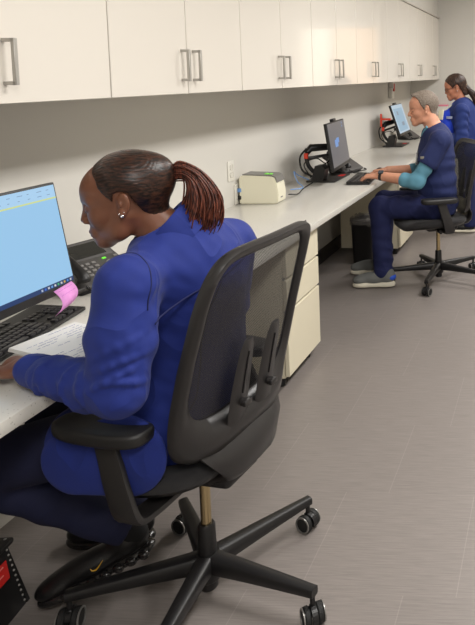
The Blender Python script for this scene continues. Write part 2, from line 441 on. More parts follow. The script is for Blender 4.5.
    # arms
    for s in (1, -1):
        ya = .265
        P = [(.00, s*.09, .400), (.002, s*.21, .400), (.006, s*.266, .415), (.026, s*(.275), .49), (.048, s*.270, .56), (.068, s*.266, .628)]
        Wd = [.030, .032, .036, .034, .031, .030]
        Q = spline(P, 5); am = MB(); secs = []
        for i, p in enumerate(Q):
            tt = (Q[min(i+1, len(Q)-1)]-Q[max(0, i-1)]).normalized()
            fx = Vector((1, 0, 0)); fx = (fx-tt*fx.dot(tt)).normalized(); fy = tt.cross(fx)
            wd = np.interp(i/(len(Q)-1), np.linspace(0, 1, 6), Wd)
            sec = []
            for k in range(12):
                an = 2*PI*k/12; a_ = math.copysign(abs(math.cos(an))**.5, math.cos(an)); b_ = math.copysign(abs(math.sin(an))**.5, math.sin(an))
                sec.append(p+fx*a_*wd+fy*b_*.010)
            secs.append(sec)
        am.loft(secs); A = obj('armrest', am, CHARC, t, 50)
        pd = MB(); secs = []
        for z, sc in ((.612, .86), (.618, .97), (.624, 1.0), (.636, 1.0), (.643, .95), (.646, .8), (.647, .3)):
            sec = []
            for k in range(36):
                an = 2*PI*k/36; cx, cy = math.cos(an), math.sin(an)
                x = math.copysign(abs(cx)**.6, cx)*(.128-(1-sc)*.05); y = math.copysign(abs(cy)**.6, cy)*(.046-(1-sc)*.04)
                y += .008*s*(x/.128)**2*-1
                sec.append((x+.075, s*(ya-arm_in)+y, z+.004*(x/.128)))
            secs.append(sec)
        pd.loft(secs); obj('arm_pad', pd, mat('arm_pad', (30, 29, 29), .45, bump=.15, bscale=1200), A, 60)
    # back
    z0 = .50
    def prof(z):
        u = (z-z0)/(zt-z0); return q3(xb, xm, xt, u)
    def hw(z):
        u = (z-z0)/(zt-z0); return q3(wb, wm, wt, u)
    def bp(u, v, off=0.0):     # u in -1..1 sideways, v 0..1 up; rounded outline handled by caller
        z = z0+(zt-z0)*v
        return Vector((prof(z)+off+.035*u*u*(1-.5*v), u*hw(z), z))
    # outline param: rounded rectangle in (u,v)
    def outline(n=72, inset=0.0, bot=0.0):
        pts = []
        for k in range(n):
            an = 2*PI*k/n; cx, cy = math.cos(an), math.sin(an)
            ex = .30 if cy > 0 else .42
            u = math.copysign(abs(cx)**ex, cx); v = math.copysign(abs(cy)**ex, cy)
            vv = .5+.5*v
            uu = u*(1-inset/.23)
            vv = lerp(inset*1.0/.55+bot, 1-inset/.55, vv)
            pts.append((uu, vv))
        return pts
    O = outline(inset=0.0); fr = MB(); rings = []
    n = len(O); inn = outline(inset=.030, bot=.14)
    for k in range(n):
        po = bp(*O[k]); pi = bp(*inn[k])
        low = max(0, 1-O[k][1]*5); low = low*low
        th = .010+.006*low
        side = (pi-po); 
        bx = Vector((-1, 0, 0))
        depth = .016+.022*low
        # back edge flares rearwards low down
        rings.append([po+Vector((th, 0, 0)), po+Vector((-.004, 0, 0)), po.lerp(pi, .18)+Vector((-depth, 0, 0)), po.lerp(pi, .62)+Vector((-depth, 0, 0)), pi+Vector((-.003, 0, 0)), pi+Vector((th*.6, 0, 0)), po.lerp(pi, .5)+Vector((th, 0, 0))])
    fr.loft(rings, closed=True)
    B = obj('back_frame', fr, GREYP, t, 60)
    ms = MB()
    NU, NV = 22, 34; G = []
    for i in range(NU+1):
        row = []
        for j in range(NV+1):
            u = lerp(-1, 1, i/NU); v = j/NV; uu = u*(1-.018/.23); vv = lerp(.15, .985, v)
            # squeeze corners
            e = max(0, abs(v-.5)*2-.86)/.14
            uu *= 1-.07*e*e
            row.append(bp(uu, vv, .002))
        G.append(row)
    ms.grid(G); obj('back_mesh', ms, CMESH, B, 180)
    # rear support: bracket sweeping under the seat
    yk = MB(); secs = []
    for (x, z, hwid, hh) in ((-.075, .402, .085, .018), (-.10, .412, .085, .018), (xb-.020, .430, .095, .020), (xb-.046, .462, .125, .026), (xb-.046, .505, .165, .030), (xb-.026, .545, .19, .02)):
        sec = []
        for k in range(20):
            an = 2*PI*k/20; a_ = math.copysign(abs(math.cos(an))**.6, math.cos(an)); b_ = math.copysign(abs(math.sin(an))**.6, math.sin(an))
            y = a_*hwid; sec.append((x+b_*.016*(1 if z > .42 else 0)+.20*max(0, abs(y)-.05)*min(1, max(0, (z-.41)/.03)), y, z+b_*hh*(1.0 if z < .47 else .5)))
        secs.append(sec)
    yk.loft(secs); obj('back_support', yk, GREYP, t, 60)
    # lumbar adjusters: two slotted paddles behind the mesh
    for s in (1, -1):
        lm = MB(); Gf = []; 
        cy = s*.062
        Hh = [(.555, .036), (.60, .042), (.66, .040), (.72, .035), (.775, .028), (.80, .016)]
        secs = []
        for z, hwid in Hh:
            x = prof(z)-.026; 
            secs.append([(x, cy-hwid, z), (x-.006, cy-hwid*.8, z), (x-.008, cy, z), (x-.006, cy+hwid*.8, z), (x, cy+hwid, z), (x+.004, cy, z)])
        lm.loft(secs); P_ = obj('lumbar_paddle', lm, CHARC, B, 50)
        sl = MB(); 
        pts = [(prof(z)-.0345, cy, z) for z in np.linspace(.65, .765, 8)]
        sl.tube(pts, .0028, 6); obj('slot', sl, BLKG, P_)
        nb = MB().cyl((prof(.625)-.046, cy, .625), .012, .022, 14, 'x', bev=.003).box(prof(.62)-.058, prof(.62)-.048, cy-.016, cy+.016, .618, .632, .003, 2)
        obj('lumbar_knob', nb, GREYP, P_)
    return t
chair('black mesh-back office chair in the foreground, under the woman with the ponytail', (-.972, 1.735, 0), PI-.142, math.radians(-14), back=(-.114, -.167, -.245, .246, .252, .232, 1.066), seatx=.075)
chair('dark mesh-back office chair under the grey-haired man down the aisle', (-.80, 4.66, 0), PI+.50, math.radians(-22), back=(-.17, -.20, -.27, .22, .235, .215, 1.01), seatx=.03)

# ---------------------------------------------------------------- monitors
SCR_BLUE = mat('lit_screen', (20, 20, 24), .3, emit=(150, 198, 235), estr=.95)
SCR_DARK = mat('dim_screen', (70, 72, 78), .3, emit=(76, 76, 80), estr=.7)
def frameM(origin, right, up):      # local x=right (viewer's), y=up, z=out of the screen
    r = Vector(right).normalized(); u = Vector(up); u = (u-r*u.dot(r)).normalized(); n_ = r.cross(u)
    M = Matrix.Identity(4)
    for i in range(3): M[i][0], M[i][1], M[i][2], M[i][3] = r[i], u[i], n_[i], origin[i]
    return M
def monitor(label, bl, right, up, base_xy, width=.535, height=.315, content='blue', arm=True, webcam=True):
    """bl: bottom-left corner of the outer front face; right: towards the viewer's right."""
    base = Vector((base_xy[0], base_xy[1], DT))
    t = thing('monitor', label, 'monitor', base, 0)
    M = Matrix.Translation(-base) @ frameM(bl, right, up)
    def P(name, mb, m_, par): 
        bmesh.ops.transform(mb.bm, matrix=M, verts=mb.bm.verts); return obj(name, mb, m_, par)
    hs = P('housing', MB().box(0, width, -.012, height, -.022, 0, .003, 2).box(.12, width-.12, .05, height-.06, -.04, -.02, .008, 2), BLK, t)
    sc = P('screen', MB().box(.007, width-.007, .012, height-.007, -.001, .0012), SCR_BLUE if content == 'blue' else (SCR_DARK if content == 'dark' else mat('hazy_screen', (120, 130, 140), .3, emit=(150, 172, 190), estr=.8)), hs)
    x0, x1, y0, y1 = .007, width-.007, .012, height-.007
    if content == 'blue':
        P('browser_toolbar', MB().box(x0, x1, y1-.036, y1, .0012, .0016), mat('screen_toolbar', (20, 20, 20), .3, emit=(168, 208, 240), estr=.95), sc)
    
        for yy in (y1-.012, y1-.026):
            for k in range(14): P('toolbar_text', MB().box(x0+.02+k*.036, x0+.02+k*.036+random.uniform(.006, .02), yy-.0008, yy+.0008, .0016, .0019), mat('screen_text', (20, 20, 20), .3, emit=(118, 146, 186), estr=.8), sc)
        P('highlight_line', MB().box(x0, x1, y1-.041, y1-.0365, .0012, .0017), mat('screen_line', (20, 20, 20), .3, emit=(214, 226, 150), estr=.9), sc)
        P('taskbar', MB().box(x0, x1, y0, y0+.013, .0012, .0016), mat('screen_taskbar', (10, 14, 30), .3, emit=(22, 58, 110), estr=.8), sc)
        for k, c in enumerate([(220, 220, 230), (90, 160, 240), (240, 200, 80), (230, 230, 230), (80, 200, 120), (240, 240, 240), (120, 180, 250), (230, 230, 235), (60, 120, 230), (200, 210, 230)]):
            xx = x1-.012-k*.0125
            P('taskbar_icon', MB().box(xx-.003, xx+.003, y0+.003, y0+.009, .0016, .002), mat('icon_%d' % k, (10, 10, 10), .3, emit=c, estr=.7), sc)
    elif content == 'dark':
        P('logo_glow', MB().box(.15, .24, .14, .19, .0012, .0018).box(.20, .28, .165, .20, .0012, .0018), mat('screen_mark', (10, 10, 10), .3, emit=(104, 150, 214), estr=.85), sc)
        P('desktop_icon', MB().box(.43, .445, .285, .30, .0012, .0018).box(.43, .445, .262, .275, .0012, .0018), mat('screen_mark', (10, 10, 10)), sc)
    else:
        P('page', MB().box(.05, .46, .03, .27, .0012, .0018), mat('screen_page', (20, 20, 20), .3, emit=(146, 182, 206), estr=.8), sc)
        for q in ((.16, .22, .20, .24), (.25, .36, .08, .12)): P('page_text', MB().box(*q, .0018, .0022), mat('screen_soft', (20, 20, 20), .3, emit=(128, 142, 160), estr=.8), sc)
    if webcam: P('webcam', MB().box(width*.42, width*.58, height-.003, height+.020, -.03, -.004, .004, 2), BLK, t)
    C = M @ Vector((width/2, height*.45, -.04))
    Mi = M
    if arm:
        bx = MB().box(-.085, .12, -.19, .16, .001, .014, .004, 2)
        obj('base_plate', bx, CHARC, t)
        obj('warning_sticker', MB().box(.07, .11, .02, .10, .014, .0146), RED, t)
        obj('arm_post', MB().prism([(-.05, .014), (.035, .014), (.05, .09), (.03, .125), (-.02, .115), (-.035, .06)], -.19, -.10, 'y'), BLK, t)
        elbow = Vector((-.07, -.20, .21))
        ar = MB().tube(spline([(-.02, -.15, .05), (-.06, -.185, .11), (-.072, -.20, .17), tuple(elbow)], 5), [.014]*16, 10)
        ar.tube([elbow, elbow+Vector((.02, .03, .03)), C+Vector((-.03, -.04, .0)), C], [.02, .027, .024, .02], 12)
        ar.tube([elbow+Vector((0, .0, -.04)), C+Vector((-.02, -.05, -.055))], .011, 8)
        obj('support_arm', ar, BLK, t)
        obj('arm_tag', MB().box(elbow.x-.012, elbow.x+.014, elbow.y-.024, elbow.y-.006, elbow.z-.04, elbow.z-.002, .003), mat('orange_red_tag', (214, 62, 38), .5), t)
        cb = MB().tube(spline([C+Vector((-.01, 0, -.05)), C+Vector((-.03, -.08, -.11)), (-.03, -.12, .16), (-.09, -.20, .13), (-.05, -.18, .03)], 6), .004, 6)
        cb.tube(spline([elbow+Vector((0, 0, .03)), elbow+Vector((-.035, -.03, -.03)), elbow+Vector((-.02, -.03, -.12)), (-.03, -.16, .03)], 6), .007, 6)
        obj('power_cable', cb, BLKG, t)
    else:
        st = MB().box(-.09, .09, -.11, .11, .001, .012, .005, 2)
        obj('base_plate', st, BLK, t)
        obj('stand_neck', MB().tube([(0, 0, .01), (0.0, 0, .16), C+Vector((0, 0, 0))], [.022, .02, .02], 12), BLK, t)
    return t, M, base
rt = Vector((.524, .852, 0)).normalized()
n1 = Vector((rt.y, -rt.x, 0))
rt = Vector((0, 1, 0)); n1 = Vector((1, 0, 0))
br = Vector((-1.446, 1.908, .855)); up1 = Vector((-math.sin(.16), 0, math.cos(.16)))
mon1, M1, b1 = monitor('large monitor with a light blue page, in the left foreground', br-rt*.535, rt, up1, (-1.70, 1.64), content='blue', arm=False, webcam=False)
mon2, M2, b2 = monitor('dark-screened upright monitor on a black arm, before the seated man', (-1.437, 4.33, .845), (-.10, .99, 0), (-.045, 0, .33), (-1.60, 4.66), content='dark')
mon3, M3, b3 = monitor('pale-screened monitor tilted back on a black arm, the farthest one, behind the man\'s face', (-1.505, 6.62, .87), (-.02, 1, 0), (-.10, 0, .31), (-1.62, 6.86), content='pale')

# sticky note hanging off the near monitor
sn = MB(); G = []
p0 = b1+M1 @ Vector((.438, .004, .0022)); p1 = b1+M1 @ Vector((.512, .012, .0022))
for i in range(2):
    a = p0 if i == 0 else p1; row = []
    for k in range(13):
        s_ = k/12
        out = .030*math.sin(s_*2.6)*1.0+.003
        q = a+Vector((n1.x*out, n1.y*out, 0))+Vector((0, 0, -.066*s_)) - rt*(.034*s_*s_*(.6 if i == 0 else 1.6))
        row.append(q)
    G.append(row)
sn.grid(G)
no = obj('sticky_note', sn, mat('pink_paper', (226, 150, 214), .7), None, 180)
sm = no.modifiers.new('thickness', 'SOLIDIFY'); sm.thickness = .0006
tag(no, 'pink sticky note curling off the lower right corner of the large monitor', 'sticky note')
wr = MB()
for ln in (1, 2.6):
    for k in range(5):
        a = G[0][int(round(ln))].lerp(G[1][int(round(ln))], .12+.16*k)+n1*.0012; b = G[0][int(round(ln))].lerp(G[1][int(round(ln))], .24+.16*k)+n1*.0012
        wr.tube([a, b], .0007, 5)
tag(obj('handwriting', wr, mat('purple_ink', (190, 110, 190), .8), no), kind='stuff')

# ---------------------------------------------------------------- keyboards
def keyboard(label, loc, rotz, keys_as_parts, L=.44, D=.155):
    t = thing('keyboard', label, 'keyboard', loc, rotz)     # local: x along the length, y away from the user
    bd = MB(); sl = .055
    bd.prism([(0, .002), (D, .002), (D, .002+.020), (D-.02, .0225), (0, .012)], 0, L, 'x')
    bd.bm.verts.ensure_lookup_table()
    obj('base', bd, BLK, t)
    rows = [(.012, [(.012, .018), (.031, .018), (.05, .018), (.07, .10), (.172, .018), (.191, .018), (.21, .018), (.229, .018)]),]
    keys = []
    u = .0188
    def row(y, xs): 
        for x, w_ in xs: keys.append((x, w_, y))
    row(.010, [(.010+i*u*1.25, u*1.2) for i in range(3)]+[(.082, .108)]+[(.193+i*u*1.25, u*1.2) for i in range(4)])
    row(.030, [(.010, u*2.2)]+[(.010+u*2.25+i*u, u*.9) for i in range(10)]+[(.010+u*12.3, u*2.5)])
    row(.050, [(.010, u*1.7)]+[(.010+u*1.75+i*u, u*.9) for i in range(11)]+[(.010+u*12.8, u*2)])
    row(.070, [(.010, u*1.4)]+[(.010+u*1.5+i*u, u*.9) for i in range(13)])
    row(.090, [(.010+i*u, u*.9) for i in range(13)]+[(.010+13*u, u*1.8)])
    row(.122, [(.010+i*u*1.13, u*.85) for i in range(13)])
    x2 = .302
    for y in (.010,): row(y, [(x2+i*u, u*.9) for i in range(3)])
    row(.030, [(x2+u, u*.9)])
    for y in (.070, .090): row(y, [(x2+i*u, u*.9) for i in range(3)])
    x3 = .366
    row(.010, [(x3, u*1.6), (x3+2*u*.93, u*.8)])
    for y in (.030, .050, .070): row(y, [(x3+i*u*.93, u*.83) for i in range(3)])
    row(.090, [(x3+i*u*.93, u*.83) for i in range(3)])
    keys = keys[:99]
    allk = MB()
    for x, w_, y in keys:
        mb = MB() if keys_as_parts else allk
        z = .012+.0085*(y/D)
        r = mb.box(x, x+w_*.93, y, y+.0155, z-.002, z+.0075, .0022, 2)
        if keys_as_parts: obj('key', mb, mat('key_plastic', (42, 41, 44), .3), t)
    if not keys_as_parts: tag(obj('keys', allk, mat('key_plastic', (42, 41, 44), .3), t), kind='stuff')
    else: allk.bm.free()
    return t
# user at +x side: length runs along +y, away-from-user is -x
keyboard('black keyboard in front of the large monitor, half covered by the written notepad', (-1.425, 1.55, DT+.001), math.radians(97), True)
keyboard('black keyboard on the worktop under the seated man\'s hands', (-1.215, 4.385, DT+.001), math.radians(96), False)

# notepad
NM = Matrix.Translation((-1.416, 1.61, .7765)) @ Matrix.Rotation(math.radians(-13), 4, 'Z') @ Matrix.Rotation(math.radians(4.5), 4, 'Y')
nt_ = thing('notepad', 'white notepad with blue handwriting, lying by the woman\'s sleeve over the keyboard edge', 'notepad', (-1.38, 1.70, .745))
Minv = Matrix.Translation((1.38, -1.70, -.745))
pg = MB()
for k in range(5): pg.box(.0005*k, .225, 0+.0003*k, .192, -.010+k*.002, -.0084+k*.002)
bmesh.ops.transform(pg.bm, matrix=Minv @ NM, verts=pg.bm.verts); obj('pages', pg, PAPER, nt_)
wr = MB()
for ln in range(15):
    x = .018+ln*.0135; y = .178; random.seed(ln)
    while y > .02:
        l_ = random.uniform(.006, .022)
        if random.random() > .12 and y-l_ > .012:
            pts = [(x+random.uniform(-.0014, .0014), y-l_*q/5, 0.0001) for q in range(6)]
            wr.tube([Vector(p) for p in pts], .00045, 4)
        y -= l_+.004
        if random.random() < .08: break
bmesh.ops.transform(wr.bm, matrix=Minv @ NM, verts=wr.bm.verts); tag(obj('handwriting', wr, INK, nt_), kind='stuff')

# ---------------------------------------------------------------- desk phones
def phone(label, origin, right, detail=True):
    """origin: bottom right front corner of the phone on the desk; right: user's right."""
    r = Vector(right).normalized(); f = Vector((r.y, -r.x, 0))     # f points at the user
    t = thing('desk_phone', label, 'telephone', origin)
    Wd, Dp = .262, .225; ang = math.radians(31)
    # local frame: x right (0..-Wd), y up the slope, z normal
    u = (-f*math.cos(ang)+Vector((0, 0, math.sin(ang)))); n_ = r.cross(u)
    M = Matrix.Identity(4)
    o = Vector((0, 0, .022))
    for i in range(3): M[i][0], M[i][1], M[i][2], M[i][3] = r[i], u[i], n_[i], o[i]
    def P(name, mb, m_, par, sm_=40):
        bmesh.ops.transform(mb.bm, matrix=M, verts=mb.bm.verts); return obj(name, mb, m_, par, sm_)
    body = P('body', MB().box(-Wd, 0, 0, Dp, -.022, 0, .006, 3), mat('phone_grey', (72, 70, 69), .45), t)
    st = MB(); st.prism([(0, .001), (-.16, .001), (-.185, .10), (-.15, .10), (-.02, .012)], -.03, -Wd+.03, 'y')
    Ms = Matrix.Identity(4)
    for i in range(3): Ms[i][0], Ms[i][1], Ms[i][2] = f[i], r[i], (0, 0, 1)[i]
    bmesh.ops.transform(st.bm, matrix=Ms, verts=st.bm.verts); obj('stand', st, BLK, t)
    P('display_bezel', MB().box(-.178, -.012, .125, .213, -.002, .002, .002), mat('phone_grey_light', (84, 82, 82), .4), t)
    P('display', MB().box(-.172, -.034, .135, .205, .001, .003), mat('phone_display', (44, 44, 42), .25), t)
    btn = mat('phone_button', (122, 120, 118), .4)
    if detail:
        for i in range(4):
            for j in range(3): P('key', MB().box(-.168+j*.024, -.151+j*.024, .098-i*.0185, .109-i*.0185, -.001, .004, .003, 2), btn, t)
        for j in range(3): P('key', MB().box(-.168+j*.026, -.146+j*.026, .016, .026, -.001, .003, .003, 2), btn, t)
        rg = MB(); rg.lathe([(.020, -.001), (.020, .003), (.010, .003), (.0095, -.001)], 24, Matrix.Translation((-.056, .076, 0)))
        P('navigation_ring', rg, btn, t)
        P('select_button', MB().cyl((-.056, .076, .001), .007, .006, 16, bev=.001), btn, t)
        P('status_light', MB().box(-.072, -.056, .106, .114, 0, .004, .002, 2), mat('green_led', (60, 180, 40), .4, emit=(120, 220, 60), estr=.8), t)
        for j in range(4): P('key', MB().box(-.026, -.010, .104-j*.016, .113-j*.016, -.001, .004, .003, 2), btn, t)
        for j in range(2): P('key', MB().box(-.074+j*.03, -.055+j*.03, .030, .040, -.001, .004, .003, 2), btn, t)
    hs = MB().tube(spline([(-.222, .012, .020), (-.222, .03, .036), (-.222, .11, .044), (-.222, .19, .036), (-.222, .212, .020)], 5), [.020, .022, .023, .021, .019, .018, .017, .016, .016, .016, .016, .016, .016, .017, .018, .019, .021, .023, .022, .021, .020], 14)
    P('handset', hs, BLK, t, 60)
    cd = MB(); base = [Vector((-.222, .0, .012)), Vector((-.20, -.045, -.005)), Vector((-.12, -.05, -.018)), Vector((-.02, -.042, -.012)), Vector((.03, .0, -.03))]
    B_ = [r*p.x+u*p.y+n_*p.z+o for p in base]
    for p in B_: p.z = max(.009, min(p.z, .03))
    B_ = spline(B_, 40); pts = []
    for i, p in enumerate(B_):
        tt = (B_[min(i+1, len(B_)-1)]-B_[max(i-1, 0)]).normalized(); a = Vector((0, 0, 1)).cross(tt).normalized(); b_ = tt.cross(a)
        pts.append(p+(a*math.cos(i*1.3)+b_*math.sin(i*1.3))*.0048)
    cd.tube(pts, .0016, 5); obj('coiled_cord', cd, BLKG, t, 180)
    return t
phone('dark grey desk phone with push buttons beside the large light blue monitor', (-1.525, 2.34, DT+.001), (.25, .97, 0))
phone('dark desk phone on the worktop behind the middle, dark-screened monitor', (-1.45, 5.08, DT+.001), (.25, .97, 0), False)
phone('dark desk phone on the worktop behind the farthest monitor', (-1.50, 7.62, DT+.001), (.3, .95, 0), False)

# mouse by the man's keyboard
ms = MB(); ms.sphere((0, 0, .004), (.030, .052, .030))
for v in ms.bm.verts: v.co.z = max(v.co.z, 0.0)
mo = obj('mouse', ms, BLK, None, 60, (-1.30, 4.98, DT+.001)); tag(mo, 'black computer mouse on the worktop beyond the man\'s keyboard', 'mouse')

# ---------------------------------------------------------------- label printer
t = thing('label_printer', 'ivory label printer with a grey lid on the worktop by the wall outlet', 'printer', (-1.79, 3.70, DT+.001), math.radians(3))
pb = MB(); secs = []
prof_ = [(0.0, .0), (.205, .0), (.222, .006), (.226, .06), (.214, .13), (.206, .152), (.188, .160), (.02, .168), (.006, .160), (.0, .15)]
pb.prism(prof_, 0, .135, 'y')
bmesh.ops.bevel(pb.bm, geom=[e for e in pb.bm.edges], offset=.005, segments=2, affect='EDGES')
obj('body', pb, IVORY, t, 50)
obj('lid', MB().prism([(.02, .1675), (.187, .1605), (.206, .153), (.216, .125), (.2205, .125), (.212, .156), (.19, .168), (.02, .174)], .006, .129, 'y'), mat('printer_grey', (120, 118, 114), .45), t)
for q in (.172, .148): obj('green_button', MB().box(q-.009, q+.009, .03, .055, .1655+(.19-q)*.04, .1725+(.19-q)*.04, .002), mat('green_key', (120, 214, 70), .4, emit=(110, 220, 60), estr=.25), t)
obj('maker_mark', MB().box(.2225, .2262, .045, .075, .030, .036, .0005), mat('print_grey', (120, 120, 120), .6), t)
obj('cable_plug', MB().box(-.004, .0, .02, .06, .03, .05, .001).box(-.004, .0, .05, .09, .09, .11, .001), BLK, t)
cab = MB().tube(spline([(-1.545, 3.85, .80), (-1.52, 3.98, .79), (-1.62, 4.15, .80), (-1.70, 4.30, .84), (-1.72, 4.42, .80), (-1.66, 4.46, .76)], 8), .0035, 8)
tag(obj('network_cable', cab, mat('blue_cable', (110, 150, 205), .5)), 'light blue network cable looping from the label printer to the monitor arm', 'cable')
cab = MB().tube(spline([(-1.57, 3.88, .765), (-1.56, 4.0, .747), (-1.60, 4.2, .746), (-1.62, 4.42, .747)], 8), .004, 8)
tag(obj('printer_cable', cab, BLKG), 'black cable running across the worktop from the label printer to the monitor base', 'cable')

# ---------------------------------------------------------------- wall outlets, dispenser, box
def outlet(y, z, label, switch=False):
    t = thing('wall_outlet', label, 'wall outlet', (XW, y, z))
    obj('cover_plate', MB().box(.0005, .006, -.036, .036, -.058, .058, .002, 2), mat('plate_white', (222, 219, 210), .4), t)
    for s in (-1, 1): obj('socket', MB().box(.006, .0075, -.016, .016, s*.022-.014, s*.022+.014, .004, 2), mat('socket_white', (208, 205, 196), .4), t)
outlet(3.64, .942, 'white wall outlet plate above the worktop, left of the label printer and free of plugs')
outlet(3.71, .80, 'white wall outlet with dark and blue plugs, low beside the label printer')
pl = MB().box(XW+.0075, XW+.03, 3.70, 3.725, .765, .79, .003)
tag(obj('power_plug', pl, BLK), 'dark plug in the low wall outlet beside the label printer', 'plug')
pl = MB().box(XW+.0075, XW+.03, 3.695, 3.725, .81, .832, .003)
tag(obj('network_plug', pl, mat('blue_cable', (110, 150, 205))), 'blue plug in the low wall outlet beside the label printer', 'plug')
t = thing('soap_dispenser', 'small white and red dispenser on the wall under the far wall cabinets', 'dispenser', (XW, 7.42, 1.27))
obj('housing', MB().box(.001, .05, -.045, .045, -.06, .06, .01, 2), WHITE, t)
obj('bracket', MB().box(.001, .06, -.035, .035, .05, .17, .008, 2), mat('dispenser_grey', (206, 202, 196), .4), t)
obj('red_panel', MB().box(.048, .062, -.028, .028, .02, .11, .004, 2), mat('dispenser_red', (190, 60, 50), .5), t)
t = thing('glove_box', 'small white box with pink top on the end wall behind the man', 'box', (-1.385, YE, 1.03))
obj('carton', MB().box(-.07, .07, -.10, -.001, -.06, .035, .004), mat('carton_white', (214, 210, 204), .6), t)
obj('pink_band', MB().box(-.071, .071, -.101, -.001, .036, .055, .004), mat('carton_pink', (222, 130, 150), .6), t)

rp = MB().box(-1.705, -1.69, 6.60, 6.625, .955, 1.085, .003).box(-1.70, -1.60, 6.605, 6.62, 1.02, 1.04, .003)
bmesh.ops.translate(rp.bm, verts=rp.bm.verts, vec=-b3); obj('red_post', rp, mat('orange_red_tag', (214, 62, 38), .5), mon3)

# ---------------------------------------------------------------- trash can
t = thing('trash_can', 'black waste bin with a clear liner under the worktop behind the man\'s shins', 'trash can', (-1.465, 5.13, 0))
tc_ = MB(); prf = [(.085, .004), (.088, .006), (.100, .330), (.104, .335), (.104, .345), (.096, .345), (.084, .02)]
def rr(c, sx, sy, n=32): 
    return [(c[0]+math.copysign(abs(math.cos(2*PI*k/n))**.5, math.cos(2*PI*k/n))*sx, c[1]+math.copysign(abs(math.sin(2*PI*k/n))**.5, math.sin(2*PI*k/n))*sy, c[2]) for k in range(n)]
tc_.loft([rr((0, 0, z), r_*.95, r_*1.15) for r_, z in prf]); obj('bin', tc_, BLK, t, 50)
ln = MB(); secs = []
for r_, z in ((.107, .31), (.108, .335), (.106, .358), (.095, .368), (.088, .342), (.082, .28)):
    secs.append([(x+random.uniform(-.004, .004), y+random.uniform(-.004, .004), z_+random.uniform(-.008, .008)) for x, y, z_ in rr((0, 0, z), r_*.95, r_*1.15, 40)])
ln.loft(secs, cap=False); obj('liner', ln, mat('clear_liner', (150, 146, 142), .25, alpha=.45), t, 180)

# ---------------------------------------------------------------- folding step stool, lower left
t = thing('step_stool', 'black plastic folding step stool with a red label at the lower left corner', 'step stool', (-1.605, 1.483, 0))
Mt = Matrix.Rotation(math.radians(8), 4, 'Z')
SW, SD, SH = .125, .165, .205
tp = MB().box(-SW-.012, SW+.012, -SD-.012, SD+.012, SH-.016, SH, .006, 2, Mt); obj('top', tp, BLK, t)
dots = MB()
for ix in range(9):
    for iy in range(12): dots.cyl((-SW+.03*ix+.005, -SD+.03*iy, SH+.0006), .004, .0016, 8)
bmesh.ops.transform(dots.bm, matrix=Mt, verts=dots.bm.verts); tag(obj('grip_dots', dots, mat('dot_grey', (140, 138, 134), .5), t), kind='stuff')
def stool_side(yA, s):
    # panel with an arch, leaning outwards; built as polygon prism (x,z)
    f = .03
    pts = [(-SW, SH-.015), (SW, SH-.015), (SW+f, 0.002), (SW+f-.05, 0.002)]
    pts += [(.075*math.cos(a), .002+.115*math.sin(a)) for a in np.linspace(0, PI, 14)]
    pts += [(-SW-f+.05, .002), (-SW-f, .002)]
    mb = MB(); mb.prism(pts, -.006, .006, 'y')
    for v in mb.bm.verts: v.co.y += yA + s*(.035*(1-v.co.z/SH))
    bmesh.ops.transform(mb.bm, matrix=Mt, verts=mb.bm.verts); return mb
for s in (-1, 1): obj('side_panel', stool_side(s*(SD-.01), s), BLK, t)
for s in (-1, 1):
    pts = [(-SD+.01, SH-.015), (SD-.01, SH-.015), (SD+.015, .002), (SD-.04, .002)]+[(.085*math.cos(a), .002+.10*math.sin(a)) for a in np.linspace(0, PI, 14)]+[(-SD+.04, .002), (-SD-.015, .002)]
    mb = MB(); mb.prism(pts, -.005, .005, 'x')
    for v in mb.bm.verts: v.co.x += s*(SW-.006)+s*.03*(1-v.co.z/SH)
    bmesh.ops.transform(mb.bm, matrix=Mt, verts=mb.bm.verts); pn = obj('leg_panel', mb, BLK, t)
    if s == 1:
        dt = MB()
        for k in range(11):
            z = SH-.025-k*.0165; x = SW-.006+.03*(1-z/SH)+.0055
            yy = SD-.012+.025*(1-z/SH); dt.sphere((x, yy, z), .0032, n=8)
        bmesh.ops.transform(dt.bm, matrix=Mt, verts=dt.bm.verts); tag(obj('rivet_row', dt, mat('dot_grey', (140, 138, 134)), pn), kind='stuff')
        lb = MB().box(SW+.0068, SW+.0085, .02, .135, .115, .165)
        for v in lb.bm.verts: v.co.x += .03*(1-v.co.z/SH)
        bmesh.ops.transform(lb.bm, matrix=Mt, verts=lb.bm.verts); L_ = obj('red_sticker', lb, RED, pn)
        lt = MB()
        for q in range(4): lt.box(SW+.0086, SW+.0092, .03, .03+(.09, .07, .085, .05)[q], .155-q*.010, .158-q*.010)
        for v in lt.bm.verts: v.co.x += .03*(1-v.co.z/SH)
        bmesh.ops.transform(lt.bm, matrix=Mt, verts=lt.bm.verts); obj('small_print', lt, mat('label_print', (240, 150, 140), .6), L_)

